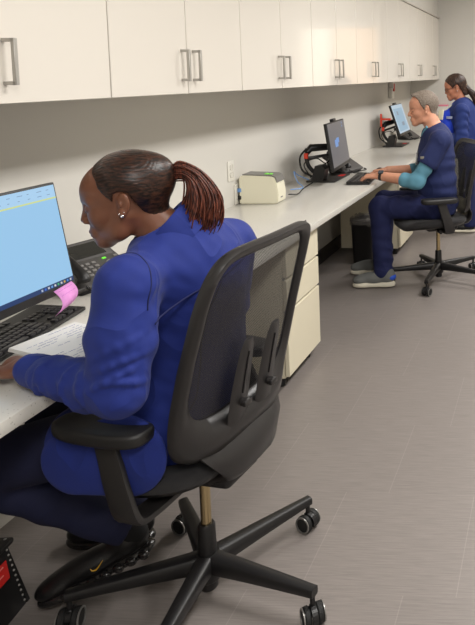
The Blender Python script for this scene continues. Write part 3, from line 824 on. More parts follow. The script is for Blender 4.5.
# ---------------------------------------------------------------- signed distance modelling for figures and clothes
f32 = np.float32
def V3(*a): return np.array(a if len(a) == 3 else a[0], dtype=np.float64)
def nrm(a): a = V3(a); return a/np.linalg.norm(a)
class Cap:
    def __init__(s, a, b, ra, rb=None, axis=None, k=1.0):
        s.a, s.b, s.ra, s.rb = V3(a), V3(b), ra, (ra if rb is None else rb); s.ax = None if axis is None else nrm(axis); s.k = k
    def __call__(s, P):
        ab = s.b-s.a; L = max(ab@ab, 1e-9)
        q = [P[i]-f32(s.a[i]) for i in range(3)]
        t = np.clip((q[0]*f32(ab[0])+q[1]*f32(ab[1])+q[2]*f32(ab[2]))/f32(L), 0, 1)
        q = [q[i]-t*f32(ab[i]) for i in range(3)]
        r = f32(s.ra)+t*f32(s.rb-s.ra)
        if s.ax is None: return np.sqrt(q[0]**2+q[1]**2+q[2]**2)-r
        c = q[0]*f32(s.ax[0])+q[1]*f32(s.ax[1])+q[2]*f32(s.ax[2]); g = f32(1/s.k-1)
        q = [q[i]+c*f32(s.ax[i])*g for i in range(3)]
        n = np.sqrt(q[0]**2+q[1]**2+q[2]**2)
        return (n-r)*f32(min(1, s.k)*.5+.5*1.0)
class Ell:
    def __init__(s, c, r, R=None): s.c, s.r, s.R = V3(c), r, (np.eye(3) if R is None else np.array(R))
    def __call__(s, P):
        q = [P[i]-f32(s.c[i]) for i in range(3)]
        w_ = [q[0]*f32(s.R[0][j])+q[1]*f32(s.R[1][j])+q[2]*f32(s.R[2][j]) for j in range(3)]
        k0 = np.sqrt(sum((w_[j]/f32(s.r[j]))**2 for j in range(3))); k1 = np.sqrt(sum((w_[j]/f32(s.r[j]**2))**2 for j in range(3)))
        return k0*(k0-1)/np.maximum(k1, 1e-6)
class Plane:     # negative on the side opposite to n
    def __init__(s, p, n): s.p, s.n = V3(p), nrm(n)
    def __call__(s, P): return sum((P[i]-f32(s.p[i]))*f32(s.n[i]) for i in range(3))
class Fn:
    def __init__(s, f): s.f = f
    def __call__(s, P): return s.f(P)
def smin(a, b, k):
    if k <= 0: return np.minimum(a, b)
    h = np.clip(.5+.5*(b-a)/k, 0, 1); return b*(1-h)+a*h-k*h*(1-h)
def evalops(ops, P, c=None, R=None):
    d = np.full(P[0].shape, 1.0, f32)
    for op in ops:
        kind, pr_, k = op
        if c is not None and kind in '+-':
            if float(pr_(c)[0]) > R*1.35+k+.03: continue
        e = pr_(P)
        if kind == '+': d = smin(d, e.astype(f32), f32(k))
        elif kind == '-': d = -smin(-d, e.astype(f32), f32(k))
        elif kind == '&': d = -smin(-d, -e.astype(f32), f32(k))
        elif kind == 'o': d = d+e
    return d
def sdf_mesh(ops, lo, hi, h, BS=20):
    lo, hi = V3(lo), V3(hi); N = (np.ceil((hi-lo)/h/BS).astype(int))*BS
    F = np.ones(N, f32); Rb = h*BS*.5*math.sqrt(3)+h
    for bi in range(N[0]//BS):
        for bj in range(N[1]//BS):
            for bk in range(N[2]//BS):
                c = lo+(np.array([bi, bj, bk])*BS+BS/2)*h; cc = [np.array([v], f32) for v in c]
                d = evalops(ops, cc, cc, Rb)[0]
                sl = tuple(slice(b*BS, (b+1)*BS) for b in (bi, bj, bk))
                if abs(d) > Rb*1.5+.012: F[sl] = 1 if d > 0 else -1; continue
                ax = [(lo[i]+(np.arange(BS)+(bi, bj, bk)[i]*BS)*h).astype(f32) for i in range(3)]
                P = np.meshgrid(*ax, indexing='ij')
                F[sl] = evalops(ops, P, cc, Rb)
    F[0], F[-1] = 1, 1; F[:, 0], F[:, -1] = 1, 1; F[:, :, 0], F[:, :, -1] = 1, 1
    ins = F < 0
    A = [ins[i:N[0]-1+i, j:N[1]-1+j, k:N[2]-1+k] for i in (0, 1) for j in (0, 1) for k in (0, 1)]
    al = A[0].copy(); an = A[0].copy()
    for a in A[1:]: al &= a; an |= a
    act = an & ~al; idx = np.argwhere(act); ids = -np.ones(act.shape, np.int32); ids[act] = np.arange(len(idx))
    corners = np.array([(i, j, k) for i in (0, 1) for j in (0, 1) for k in (0, 1)])
    val = np.stack([F[idx[:, 0]+c[0], idx[:, 1]+c[1], idx[:, 2]+c[2]] for c in corners], 1)
    sm_ = np.zeros((len(idx), 3)); cnt = np.zeros(len(idx))
    for a in range(8):
        for b in range(a+1, 8):
            if np.abs(corners[a]-corners[b]).sum() != 1: continue
            va, vb = val[:, a], val[:, b]; x = (va < 0) != (vb < 0)
            t = np.where(x, va/np.where(x, va-vb, 1), 0)
            p = corners[a]+(corners[b]-corners[a])*t[:, None]
            sm_[x] += p[x]; cnt[x] += 1
    V = lo+(idx+sm_/np.maximum(cnt, 1)[:, None])*h
    quads = []
    for ax in range(3):
        s0 = [slice(None)]*3; s1 = [slice(None)]*3; s0[ax] = slice(0, -1); s1[ax] = slice(1, None)
        ch = ins[tuple(s0)] != ins[tuple(s1)]; e = np.argwhere(ch); o1, o2 = (ax+1) % 3, (ax+2) % 3
        ok = (e[:, o1] > 0) & (e[:, o2] > 0) & (e[:, o1] < N[o1]-1) & (e[:, o2] < N[o2]-1); e = e[ok]
        fl = ins[tuple(e.T)]
        def g(d1, d2):
            q = e.copy(); q[:, o1] -= d1; q[:, o2] -= d2; return ids[q[:, 0], q[:, 1], q[:, 2]]
        Q = np.stack([g(0, 0), g(1, 0), g(1, 1), g(0, 1)], 1); Q[~fl] = Q[~fl][:, ::-1]
        # orientation: outside normal
        quads.append(Q)
    Q = np.concatenate(quads); Q = Q[(Q >= 0).all(1)]
    return V, Q
def sdf_obj(name, ops, lo, hi, h, material, parent, base=(0, 0, 0)):
    V, Q = sdf_mesh(ops, lo, hi, h)
    me = bpy.data.meshes.new(name)
    me.vertices.add(len(V)); me.vertices.foreach_set('co', (V-np.array(base)).astype(f32).ravel())
    me.loops.add(len(Q)*4); me.loops.foreach_set('vertex_index', Q[:, ::-1].astype(np.int32).ravel())
    me.polygons.add(len(Q)); me.polygons.foreach_set('loop_start', np.arange(0, len(Q)*4, 4, dtype=np.int32)); me.polygons.foreach_set('loop_total', np.full(len(Q), 4, np.int32))
    me.update(calc_edges=True); me.validate()
    return finish(name, me, material, parent, None)
def bounds(ops, pad=.03):
    lo = np.full(3, 9.); hi = -lo
    for k, p, _ in ops:
        if k != '+': continue
        if isinstance(p, Cap):
            for q, r in ((p.a, p.ra), (p.b, p.rb)):
                s = max(1, p.k); lo = np.minimum(lo, q-r*s); hi = np.maximum(hi, q+r*s)
        elif isinstance(p, Ell): r = max(p.r); lo = np.minimum(lo, p.c-r); hi = np.maximum(hi, p.c+r)
    return lo-pad, hi+pad
# frames
def frame(fwd, up=(0, 0, 1), pitch=0.0, roll=0.0):
    """columns: forward, left, up.  pitch > 0 nods down."""
    f = nrm((fwd[0], fwd[1], 0)); u = np.array([0, 0, 1.]); l = np.cross(u, f)
    f2 = f*math.cos(pitch)-u*math.sin(pitch); u2 = u*math.cos(pitch)+f*math.sin(pitch)
    l2 = l*math.cos(roll)+u2*math.sin(roll); u3 = u2*math.cos(roll)-l*math.sin(roll)
    return np.stack([f2, l2, u3], 1)
def head_ops(o, R, s=1.0, fem=True, nose=1.0, jaw=1.0, ear=True, ch=0.0):
    o = V3(o)
    def T(*p): return o+R@(np.array(p)*s)
    def C(a, b, ra, rb=None): return Cap(T(*a), T(*b), ra*s, None if rb is None else rb*s)
    def E(c, r, Rl=None): return Ell(T(*c), [x*s for x in r], R if Rl is None else R@Rl)
    def rot(ax, a):
        c, n_ = math.cos(a), math.sin(a)
        return np.array({'x': [[1, 0, 0], [0, c, -n_], [0, n_, c]], 'y': [[c, 0, n_], [0, 1, 0], [-n_, 0, c]], 'z': [[c, -n_, 0], [n_, c, 0], [0, 0, 1]]}[ax])
    ops = [('+', E((-.006, 0, .040), (.097, .074, .082)), 0),
           ('+', E((.034, 0, .036), (.058, .060, .058)), .02),
           ('+', E((.036, 0, -.030), (.050, .052, .066)), .03)]
    for y in (-1, 1):
        ops += [('+', C((-.002, y*.050*jaw, -.030), (.020, y*.044*jaw, -.070), .018, .014), .03),
                ('+', C((.020, y*.042*jaw, -.070), (.070+ch, y*.012*jaw, -.088), .016, .015), .025),
                ('+', E((.056, y*.036, -.020), (.024, .022, .024)), .02),
                ('+', C((.083, y*.008, .024), (.066, y*.046, .024), .007, .008), .014),
                ('-', E((.090, y*.032, .006), (.016, .017, .011)), .012)]
    ops += [('+', E((.074+ch, 0, -.088), (.017, .022, .016)), .02),
            ('+', C((.087, 0, .014), (.1005+.004*(nose-1)*10, 0, -.024), .0065, .0095*nose), .010)]
    for y in (-1, 1): ops.append(('+', E((.0925, y*.012*nose, -.029), (.011, .0075, .0075)), .006))
    ops += [('+', E((.085+ch*.5, 0, -.058), (.013, .026, .020)), .012), ('+', E((.0935+ch*.5, 0, -.0575), (.0085, .019, .0052)), .005), ('+', E((.0915+ch*.6, 0, -.0685), (.0085, .017, .0062)), .005)]
    for y in (-1, 1):
        ops += [('+', E((.072, y*.031, .004), (.0145, .016, .0135)), .004)]
        if ear:
            Re = rot('z', y*-.35) @ rot('y', -.22)
            ops += [('+', E((-.010, y*.077, .002), (.0165, .0065, .029), Re), .007),
                    ('-', E((-.006, y*.0865, .005), (.011, .0055, .019), Re), .004),
                    ('+', E((-.002, y*.079, -.020), (.009, .006, .011), Re), .006),
                    ('+', E((-.004, y*.080, .003), (.004, .006, .008), Re), .003)]
    return ops
def hand_ops(wrist, d, nrm_up, side, s=1.0, curl=.35, spread=.10, curls=None):
    """d: direction towards the fingers; nrm_up: back-of-hand normal; side +1 left hand (thumb to the right of d seen from the back)."""
    d = nrm(d); n = V3(nrm_up); n = nrm(n-d*(n@d)); r = np.cross(d, n)*side     # r points to the thumb side
    w_ = V3(wrist); ops = []
    ops.append(('+', Cap(w_, w_+d*.03*s, .024*s, .026*s, n, .62), .01))
    ops.append(('+', Cap(w_+d*.03*s+r*.014*s, w_+d*.082*s+r*.022*s, .022*s, .019*s, n, .6), .012))
    ops.append(('+', Cap(w_+d*.03*s-r*.012*s, w_+d*.076*s-r*.022*s, .022*s, .018*s, n, .6), .012))
    offs = [(.030, .088, .070, .0088), (.0105, .092, .079, .0090), (-.010, .088, .073, .0085), (-.029, .080, .057, .0075)]
    for i, (ro, dl, L, rad) in enumerate(offs):
        cu = curls[i] if curls else curl
        a = -(i-1.4)*spread; dd = nrm(d+r*a*1.0); p = w_+(d*dl+r*ro)*s*1.0-d*.012*s; ang = .15
        for seg, f_ in enumerate((.48, .30, .24)):
            ang += cu*(1.0 if seg else .8); v = dd*math.cos(ang)-n*math.sin(ang); q = p+v*L*f_*s
            ops.append(('+', Cap(p, q, rad*s*(1-.07*seg), rad*s*(.95-.09*seg)), .0035 if seg else .005)); p = q
    p = w_+(d*.022+r*.020)*s; t1 = nrm(d*.62+r*.72-n*.25); t2 = nrm(d*.85+r*.42-n*.30); t3 = nrm(d*.95+r*.15-n*.3)
    q = p+t1*.038*s; ops.append(('+', Cap(p, q, .013*s, .011*s), .010)); p = q
    q = p+t2*.032*s; ops.append(('+', Cap(p, q, .0105*s, .0098*s), .004)); p = q
    q = p+t3*.024*s; ops.append(('+', Cap(p, q, .0098*s, .0082*s), .003))
    return ops
def noise_disp(amp, scale, seed=0, stretch=(1, 1, 1)):
    rs = np.random.RandomState(seed); K = []
    for o_ in range(7):
        v = rs.randn(3); v /= np.linalg.norm(v); K.append((v*np.array(stretch)*scale*(1+.35*o_), rs.rand()*6.28, 1/(1+.35*o_)))
    def f(P):
        s_ = 0
        for v, ph, a in K: s_ = s_+a*np.sin(P[0]*f32(v[0])+P[1]*f32(v[1])+P[2]*f32(v[2])+f32(ph)+1.2*np.sin(P[2]*f32(scale*.37)+P[0]*f32(scale*.2)))
        return (s_*f32(amp*.45)).astype(f32)
    return ('o', Fn(f), 0)
def folds(a, b, r, amp, n, twist=1.2, phase=0, sharp=1.0, r1=.02):
    """ring folds round a limb from a to b."""
    a, b = V3(a), V3(b); ab = b-a; L = np.linalg.norm(ab); d = ab/L
    e1 = nrm(np.cross(d, (.3, .5, .8))); e2 = np.cross(d, e1)
    def f(P):
        q = [P[i]-f32(a[i]) for i in range(3)]
        t = q[0]*f32(d[0])+q[1]*f32(d[1])+q[2]*f32(d[2])
        u_ = q[0]*f32(e1[0])+q[1]*f32(e1[1])+q[2]*f32(e1[2]); v_ = q[0]*f32(e2[0])+q[1]*f32(e2[1])+q[2]*f32(e2[2])
        rad = np.sqrt(u_**2+v_**2); th = np.arctan2(v_, u_)
        w_ = np.clip(1-(rad-r)/.03, 0, 1)*np.clip(t/.03+.5, 0, 1)*np.clip((L-t)/.03+.5, 0, 1)
        s_ = np.sin(t*f32(2*PI*n/L)+f32(phase)+f32(twist)*np.sin(th+phase)+.7*np.sin(2*th+t*20))
        s_ = np.sign(s_)*np.abs(s_)**f32(sharp)
        return (-w_*s_*f32(amp)*(.6+.4*np.sin(th*1.0+phase*2))).astype(f32)
    return ('o', Fn(f), 0)
def ridges(A, B, ra, rb, specs, r=.007, k=.014):
    """raised creases on a limb: (t0, t1, angle0, angle1) in degrees, 0 facing the -y side, 90 up the limb's front."""
    A, B = V3(A), V3(B); d = nrm(B-A); e1 = V3(0, -1, 0); e1 = nrm(e1-d*(e1@d)); e2 = np.cross(d, e1); out = []
    for t0, t1, a0, a1 in specs:
        P = []
        for q in np.linspace(0, 1, 7):
            t = t0+(t1-t0)*q; a = math.radians(a0+(a1-a0)*q); rr_ = (ra+(rb-ra)*t)-.0035+.003*math.sin(PI*q)
            P.append(A+(B-A)*t+(e1*math.cos(a)+e2*math.sin(a))*rr_)
        for i in range(6): out.append(('+', Cap(P[i], P[i+1], r*(.5+.5*math.sin(PI*i/6)), r*(.5+.5*math.sin(PI*(i+1)/6))), k if i == 0 else k*.8))
    return out
def seam(name, target, pts, r, m_, parent, base, off=.0, n=6):
    """a thin seam laid onto the surface of target along world points."""
    me = target.data; P = []
    from mathutils.bvhtree import BVHTree
    bv = BVHTree.FromPolygons([v.co for v in me.vertices], [p.vertices for p in me.polygons])
    for p in spline(pts, 10):
        q = bv.find_nearest(p-Vector(base)); P.append(q[0]+q[1]*off)
    # light smoothing
    for _ in range(2): P = [P[0]]+[(P[i-1]+P[i]*2+P[i+1])/4 for i in range(1, len(P)-1)]+[P[-1]]
    return obj(name, MB().tube(P, r, n), m_, parent, 180)

# ================================================================ person in the foreground (ponytail, blue jacket)
SKIN_D = mat('deep_brown_skin', (112, 70, 50), .42, spec=.45, noise=.06, nscale=40, sss=.06)
JACKET = mat('royal_blue_jacket', (18, 39, 120), .82, noise=.05, nscale=30, bump=.25, bscale=700, sheen=.05, crumple=.35)
SEAMC = mat('jacket_seam', (10, 20, 72), .85)
PANTS = mat('navy_trousers', (13, 18, 52), .85, noise=.05, nscale=30, bump=.25, bscale=700, crumple=.3)
HAIRM = hair_mat('dark_brown_hair', (20, 14, 12), (64, 38, 27), (60, 60, 220))
TAIL = hair_mat('auburn_ponytail', (46, 22, 17), (118, 62, 44), (200, 200, 22), .5)
LIPD = mat('lip_tone', (120, 62, 56), .4)
base = (-1.03, 1.75, .0)
t = thing('person', 'woman with a reddish ponytail in a blue jacket, seated in the foreground office chair', 'person', base)
hR = frame((-.92, -.39), pitch=math.radians(10), roll=math.radians(1)); hO = V3(-1.079, 1.615, 1.166); HS = .965
neckb = V3(-.985, 1.665, 1.065); shL, shR = V3(-.995, 1.475, .995), V3(-.93, 1.86, 1.0)
elL, wrL = V3(-.985, 1.42, .762), V3(-1.262, 1.480, .784)
elR, wrR = V3(-.99, 1.95, .78), V3(-1.16, 1.86, .69)
pel, bel, che, upp = V3(-1.02, 1.745, .57), V3(-1.02, 1.745, .70), V3(-1.0, 1.725, .87), V3(-.985, 1.69, .985)
hiL, hiR, knL, knR = V3(-1.05, 1.655, .565), V3(-1.03, 1.84, .565), V3(-1.53, 1.60, .445), V3(-1.50, 1.86, .47)
anL, anR = V3(-1.225, 1.735, .205), V3(-1.30, 1.93, .12)
fwdT = (-.985, .17, 0)
side = nrm(shR-shL)
def LP(x, y, z, R=hR, o=hO, s=HS): return o+R@(np.array([x, y, z])*s)
body = head_ops(hO, hR, HS, nose=1.0, ch=-.008)
body += [('+', Cap(LP(-.030, 0, -.03), neckb+V3(.01, 0, -.02), .050, .056), .025),
         ('+', Cap(upp, che, .115, .12, fwdT, .75), .04), ('+', Cap(che, bel, .12, .125, fwdT, .8), .04), ('+', Cap(bel, pel, .12, .13, fwdT, .85), .04),
         ('+', Cap(neckb+V3(0, 0, -.03), shL, .045, .045), .03), ('+', Cap(neckb+V3(0, 0, -.03), shR, .045, .045), .03),
         ('+', Cap(shL, elL, .050, .040), .02), ('+', Cap(elL, wrL, .040, .026), .01), ('+', Cap(shR, elR, .050, .040), .02), ('+', Cap(elR, wrR, .040, .026), .01),
         ('+', Cap(hiL, knL, .075, .052), .03), ('+', Cap(hiR, knR, .075, .052), .03), ('+', Cap(knL, anL, .050, .034), .01), ('+', Cap(knR, anR, .050, .034), .01)]
body += hand_ops(wrL, (-.93, .30, -.14), (0, -.25, .95), 1, 1.0, curls=(.28, .22, .25, .3), spread=.12)
body += hand_ops(wrR, (-.8, -.2, -.25), (-.1, .2, .95), -1, 1.0, curl=.3)
lo, hi = bounds(body)
bo = sdf_obj('body', body, lo, hi, .003, SKIN_D, t, base)
# eyes, lashes, brows, lips
for y in (1, -1):
    e = MB(); e.tube([LP(.0855, y*.019, -.001), LP(.0875, y*.030, -.0028), LP(.0835, y*.043, -.001)], [.0008, .0017, .0008], 6)
    bmesh.ops.translate(e.bm, verts=e.bm.verts, vec=-Vector(base)); obj('eyelashes', e, mat('lash', (14, 10, 10), .5), t)
    e = MB(); e.tube([LP(.0915, y*.014, .026), LP(.086, y*.030, .0315), LP(.070, y*.046, .027)], [.0022, .0028, .0012], 6, flat=.6)
    bmesh.ops.translate(e.bm, verts=e.bm.verts, vec=-Vector(base)); obj('eyebrow', e, mat('brow_dark', (30, 18, 16), .7), t)
    e = MB(); e.sphere(LP(-.003, y*.086, -.026), .0042, n=10).sphere(LP(.003, y*.084, -.020), .0018, n=8).sphere(LP(-.009, y*.0855, -.018), .0016, n=8)
    bmesh.ops.translate(e.bm, verts=e.bm.verts, vec=-Vector(base)); obj('earring', e, mat('stud_crystal', (240, 240, 245), .08, metal=.9), t)
# slicked-back hair cap
def poly_sd(P, R, o, s, poly):
    """signed distance in the head's side view (x forward, z up), negative inside."""
    q = [(P[i]-f32(o[i])) for i in range(3)]
    X = (q[0]*f32(R[0][0])+q[1]*f32(R[1][0])+q[2]*f32(R[2][0]))/f32(s); Z = (q[0]*f32(R[0][2])+q[1]*f32(R[1][2])+q[2]*f32(R[2][2]))/f32(s)
    n = len(poly); d = np.full(X.shape, 9, f32); sg = np.zeros(X.shape, bool)
    for i in range(n):
        a, b = poly[i], poly[(i+1) % n]; ex, ez = b[0]-a[0], b[1]-a[1]; L = ex*ex+ez*ez
        t_ = np.clip(((X-a[0])*ex+(Z-a[1])*ez)/L, 0, 1); d = np.minimum(d, np.hypot(X-a[0]-t_*ex, Z-a[1]-t_*ez))
        c = (a[1] > Z) != (b[1] > Z)
        if ez != 0: c &= X < a[0]+(Z-a[1])*ex/ez; sg ^= c
    return (np.where(sg, -d, d)*s).astype(f32)
hp = [(.030, .20), (.050, .108), (.050, .092), (.042, .074), (.040, .056), (.030, .036), (.018, .020), (.014, .012), (.008, .033), (-.008, .036), (-.026, .028), (-.034, .002), (-.046, -.030), (-.066, -.050), (-.085, -.056), (-.2, -.03), (-.2, .2)]
hair = head_ops(hO, hR, HS, ear=False)[:3]+[('+', Ell(LP(-.030, 0, .038), [.080, .071, .080], hR), .03), ('+', Ell(LP(-.088, 0, .056), [.030, .034, .032], hR), .04), ('+', Cap(LP(-.03, 0, -.03), LP(-.055, 0, -.065), .052, .045), .02)]
hair += [('o', Fn(lambda P: (-.0006-.0050*np.clip(-poly_sd(P, hR, hO, HS, hp)/.028, 0, 1)).astype(f32)), 0), ('&', Fn(lambda P: poly_sd(P, hR, hO, HS, hp)), .003)]
# comb grooves running to the tie
tie = LP(-.114, 0, .040)
def grooves(P):
    q = [P[i]-f32(tie[i]) for i in range(3)]
    y = q[0]*f32(hR[0][1])+q[1]*f32(hR[1][1])+q[2]*f32(hR[2][1]); z = q[0]*f32(hR[0][2])+q[1]*f32(hR[1][2])+q[2]*f32(hR[2][2]); x = q[0]*f32(hR[0][0])+q[1]*f32(hR[1][0])+q[2]*f32(hR[2][0])
    th = np.arctan2(z, np.abs(y)+.02)+.25*np.arctan2(z, x)
    fade = np.clip((np.sqrt(x*x+y*y+z*z)-.02)/.06, 0, 1)
    return (fade*(f32(.0003)*np.sin(th*60)+f32(.0003)*np.sin(th*127+1))).astype(f32)
hair.append(('o', Fn(grooves), 0))
sdf_obj('hair', hair, LP(0, 0, .04)-.17, LP(0, 0, .04)+.17, .0025, HAIRM, t, base)
tt_ = MB(); M_ = Matrix.Identity(4)
ax_ = nrm(LP(-.14, 0, .046)-LP(-.12, 0, .040)); 
for k in range(3): tt_.tube([Vector(tie+ax_*(-.006+.006*k)), Vector(tie+ax_*(-.002+.006*k))], [.017, .0175], 18)
bmesh.ops.translate(tt_.bm, verts=tt_.bm.verts, vec=-Vector(base)); obj('hair_tie', tt_, mat('black_tie', (18, 18, 24), .8), t)
# ponytail: many locks from the tie, arching back and falling
random.seed(5); pt = MB(); rgt = hR[:, 1]
for k in range(400):
    a = random.uniform(0, 2*PI); rr_ = math.sqrt(random.random()); rr_ *= 1.25 if random.random() < .15 else 1
    du = Vector(rgt)*math.cos(a)*rr_; dv = Vector((0, 0, 1))*math.sin(a)*rr_; dh = Vector((.80, .25, 0))*math.sin(a)*rr_
    T0 = Vector(tie)
    ln = random.uniform(.85, 1.28)
    p = [T0+du*.012+dv*.012, T0+Vector((.026, .010, .013))+du*.020+dv*.022, T0+Vector((.056, .022, -.008))+du*.030+dh*.026+dv*.010,
         T0+Vector((.070, .028, -.058*ln))+du*.042+dh*.050, T0+Vector((.058, .026, -.108*ln))+du*.048+dh*.060+Vector((random.uniform(-.008, .008), random.uniform(-.008, .008), 0)),
         T0+Vector((.040, .022, -.146*ln))+du*.044+dh*.060+Vector((random.uniform(-.014, .014), random.uniform(-.014, .014), 0))]
    Q = spline(p, 5); n_ = len(Q)
    pt.tube(Q, [lerp(.0020, .0024, i/n_) if i < n_*.7 else lerp(.0024, .0004, (i/n_-.7)/.3) for i in range(n_)], 5)
bmesh.ops.translate(pt.bm, verts=pt.bm.verts, vec=-Vector(base)); po = obj('ponytail', pt, TAIL, t, 180); po['label'] = 'auburn ponytail tied with a black band'
# jacket
jk = [('+', Cap(upp+V3(.0, 0, -.01), che, .148, .160, fwdT, .80), .0), ('+', Cap(che, bel, .160, .165, fwdT, .86), .05), ('+', Cap(bel, pel+V3(-.01, 0, -.02), .165, .185, fwdT, .92), .05),
      ('+', Cap(neckb+V3(.01, 0, -.035), shL+V3(0, .02, -.0), .062, .058), .05), ('+', Cap(neckb+V3(.01, 0, -.035), shR+V3(0, -.02, 0), .062, .058), .05),
      ('+', Cap(neckb+V3(-.02, -.005, .0), neckb+V3(.008, .0, -.05), .066, .075), .03),
      ('+', Ell(upp+V3(.035, .02, -.03), [.11, .15, .12]), .05),
      ('+', Cap(hiL+V3(.02, .01, .0), hiL+(knL-hiL)*.40, .103, .092), .05), ('+', Cap(hiR+V3(.02, -.01, .0), hiR+(knR-hiR)*.40, .103, .092), .05),
      ]
armL = [('+', Cap(shL, shL+(elL-shL)*.5+V3(0, 0, 0), .068, .070), .035), ('+', Cap(shL+(elL-shL)*.5, elL, .070, .060), .02),
        ('+', Cap(elL, elL+(wrL-elL)*.75, .059, .044), .012), ('+', Cap(elL+(wrL-elL)*.78, elL+(wrL-elL)*.93, .042, .038), .006)]
armL += ridges(shL+(elL-shL)*.4, elL, .070, .060, [(.05, .45, -80, 30), (.35, .62, -90, 20), (.55, 1.0, -70, 60), (.85, .78, -95, 10)])
armL += ridges(elL, wrL, .059, .038, [(.10, .30, -60, 70), (.22, .50, -90, 40), (.42, .40, -50, 80), (.55, .70, -80, 50), (.72, .66, -60, 70)], .006, .010)
armR = [('+', Cap(shR, elR, .066, .056), .035), ('+', Cap(elR, elR+(wrR-elR)*.9, .056, .042), .02)]
jk += armL+armR
jk += [folds(elL+(wrL-elL)*.05, elL+(wrL-elL)*.78, .05, .0050, 2.9, 2.6, .6), folds(shL+(elL-shL)*.40, elL+V3(0, 0, .02), .066, .0035, 1.7, 2.8, 2.2), folds(shL+(elL-shL)*.02, shL+(elL-shL)*.5, .068, .0025, 1.1, 2.6, 4.2),
       noise_disp(.0038, 30, 3, (1, 1, .6)), noise_disp(.0014, 75, 13, (1, .8, 1)),
       ('-', Cap(LP(-.02, 0, -.02), neckb+V3(.01, 0, -.05), .055, .058), .004),
       ('-', Cap(neckb+nrm(LP(-.035, 0, -.04)-neckb)*.095, LP(-.0, 0, .03), .066, .10), .006),
       ('-', Cap(LP(.05, 0, -.12), LP(.02, 0, -.20), .035, .012), .01),
       ('&', Plane((-1.05, 1.7, .476), (0, .0, -1)), .004), ('+', Cap((-1.035, 1.497, .56), (-1.165, 1.497, .54), .105, .085, (0, 1, 0), .20), .06), ('&', Plane((-1.05, 1.7, .438), (-.10, .0, -1)), .004),
       ('&', Plane(wrL-(wrL-elL)*.06, wrL-elL), .004)]
lo, hi = bounds(jk)
# the last cut is only meant for the left sleeve: keep it local
jk[-1] = ('-', Cap(wrL-(wrL-elL)*.06+nrm(wrL-elL)*.042, wrL+nrm(wrL-elL)*.02, .042, .03), .003)
jo = sdf_obj('jacket', jk, lo, hi, .004, JACKET, t, base)
# collar: a standing band round the neck, open to the front
nd = nrm(LP(-.035, 0, -.04)-neckb); 
def collar_pts():
    e1 = nrm(np.cross(nd, (0, 0, 1))) if abs(nd[2]) < .99 else V3(0, 1, 0)
    f_ = nrm(V3(fwdT)-nd*(V3(fwdT)@nd)); l_ = np.cross(nd, f_)
    secs = []
    for k in range(37):
        a = math.radians(-150+300*k/36)+PI     # skips the throat
        dirv = f_*math.cos(a)+l_*math.sin(a); g = .5-.5*math.cos(a)
        r_ = .074; c = neckb+V3(.006, .003, 0)+nd*.012
        h0, h1 = -.030, .026+.014*g
        secs.append([c+dirv*(r_+.006)+nd*h0, c+dirv*(r_-.004)+nd*(h0+h1)*.5, c+dirv*(r_-.006)+nd*h1, c+dirv*(r_-.001)+nd*(h1+.004), c+dirv*(r_+.004)+nd*h1, c+dirv*(r_+.016)+nd*h0])
    return secs
cm = MB(); cm.loft([[Vector(p)-Vector(base) for p in s_] for s_ in collar_pts()]); obj('collar', cm, JACKET, jo, 60)
seam('yoke_seam', jo, [(-.80, 2.0, 1.02), (-.78, 1.80, 1.0), (-.80, 1.62, .965), (-.88, 1.46, .90)], .0024, SEAMC, jo, base)
seam('back_seam', jo, [(-.80, 1.62, .965), (-.80, 1.57, .86), (-.83, 1.55, .72), (-.86, 1.53, .56)], .0022, SEAMC, jo, base)
seam('shoulder_seam', jo, [(-1.08, 1.47, 1.06), (-1.0, 1.50, 1.08), (-.93, 1.47, 1.03), (-.90, 1.44, .95)], .0019, SEAMC, jo, base)
cf = MB(); dW = nrm(wrL-elL); 
cu0 = wrL-dW*.055; cf.tube([Vector(cu0-V3(base)), Vector(cu0+dW*.018-V3(base)), Vector(cu0+dW*.036-V3(base))], [.0405, .040, .038], 28)
obj('cuff', cf, JACKET, jo)
# trousers
tr = [('+', Cap(hiL, knL, .092, .072), 0), ('+', Cap(hiR, knR, .092, .072), .04), ('+', Cap(pel, pel+V3(-.03, 0, -.0), .145, .14, (0, 0, 1), .75), .04),
      ('+', Cap(knL, anL, .070, .050), .02), ('+', Cap(knR, anR, .070, .050), .02),
      folds(knL, anL, .06, .004, 3.5, 1.5, 1.), noise_disp(.002, 28, 9), ('&', Plane(anL+V3(0, 0, -.02), (.3, .2, -1)), .004)]
tr[-1] = ('-', Cap(anL+nrm(anL-knL)*.06, anL+nrm(anL-knL)*.12, .055), .003)
lo, hi = bounds(tr); sdf_obj('trousers', tr, lo, hi, .005, PANTS, t, base)
# shoes
def shoe_ops(heel, toe, up, hs=1.0):
    heel, toe = V3(heel), V3(toe); d = nrm(toe-heel); u = V3(up); u = nrm(u-d*(u@d)); s_ = np.cross(u, d); L = np.linalg.norm(toe-heel)
    Rm = np.stack([d, s_, u], 1)
    up_ = [('+', Ell(heel+d*.05+u*.045*hs, [.055, .036, .045*hs], Rm), 0), ('+', Ell(heel+d*L*.50+u*.032*hs, [L*.36, .041, .036*hs], Rm), .025), ('+', Ell(toe-d*.055+u*.024*hs, [.055, .043, .026*hs], Rm), .02),
           ('+', Cap(heel+d*.05+u*.05, heel+d*.048+u*.085, .036, .034), .02)]
    so = [('+', Ell(heel+d*.055+u*.0, [.062, .040, .022*hs**2], Rm), 0), ('+', Ell(heel+d*L*.5, [L*.42, .040, .018*hs**2], Rm), .02), ('+', Ell(toe-d*.065+u*.0, [.068, .047, .018*hs**2], Rm), .02), ('&', Plane(heel-u*.012, -u), .003), ('&', Plane(heel+u*(.018+.012*(hs-1)/.3), u), .003)]
    return up_, so, d, u, s_, L
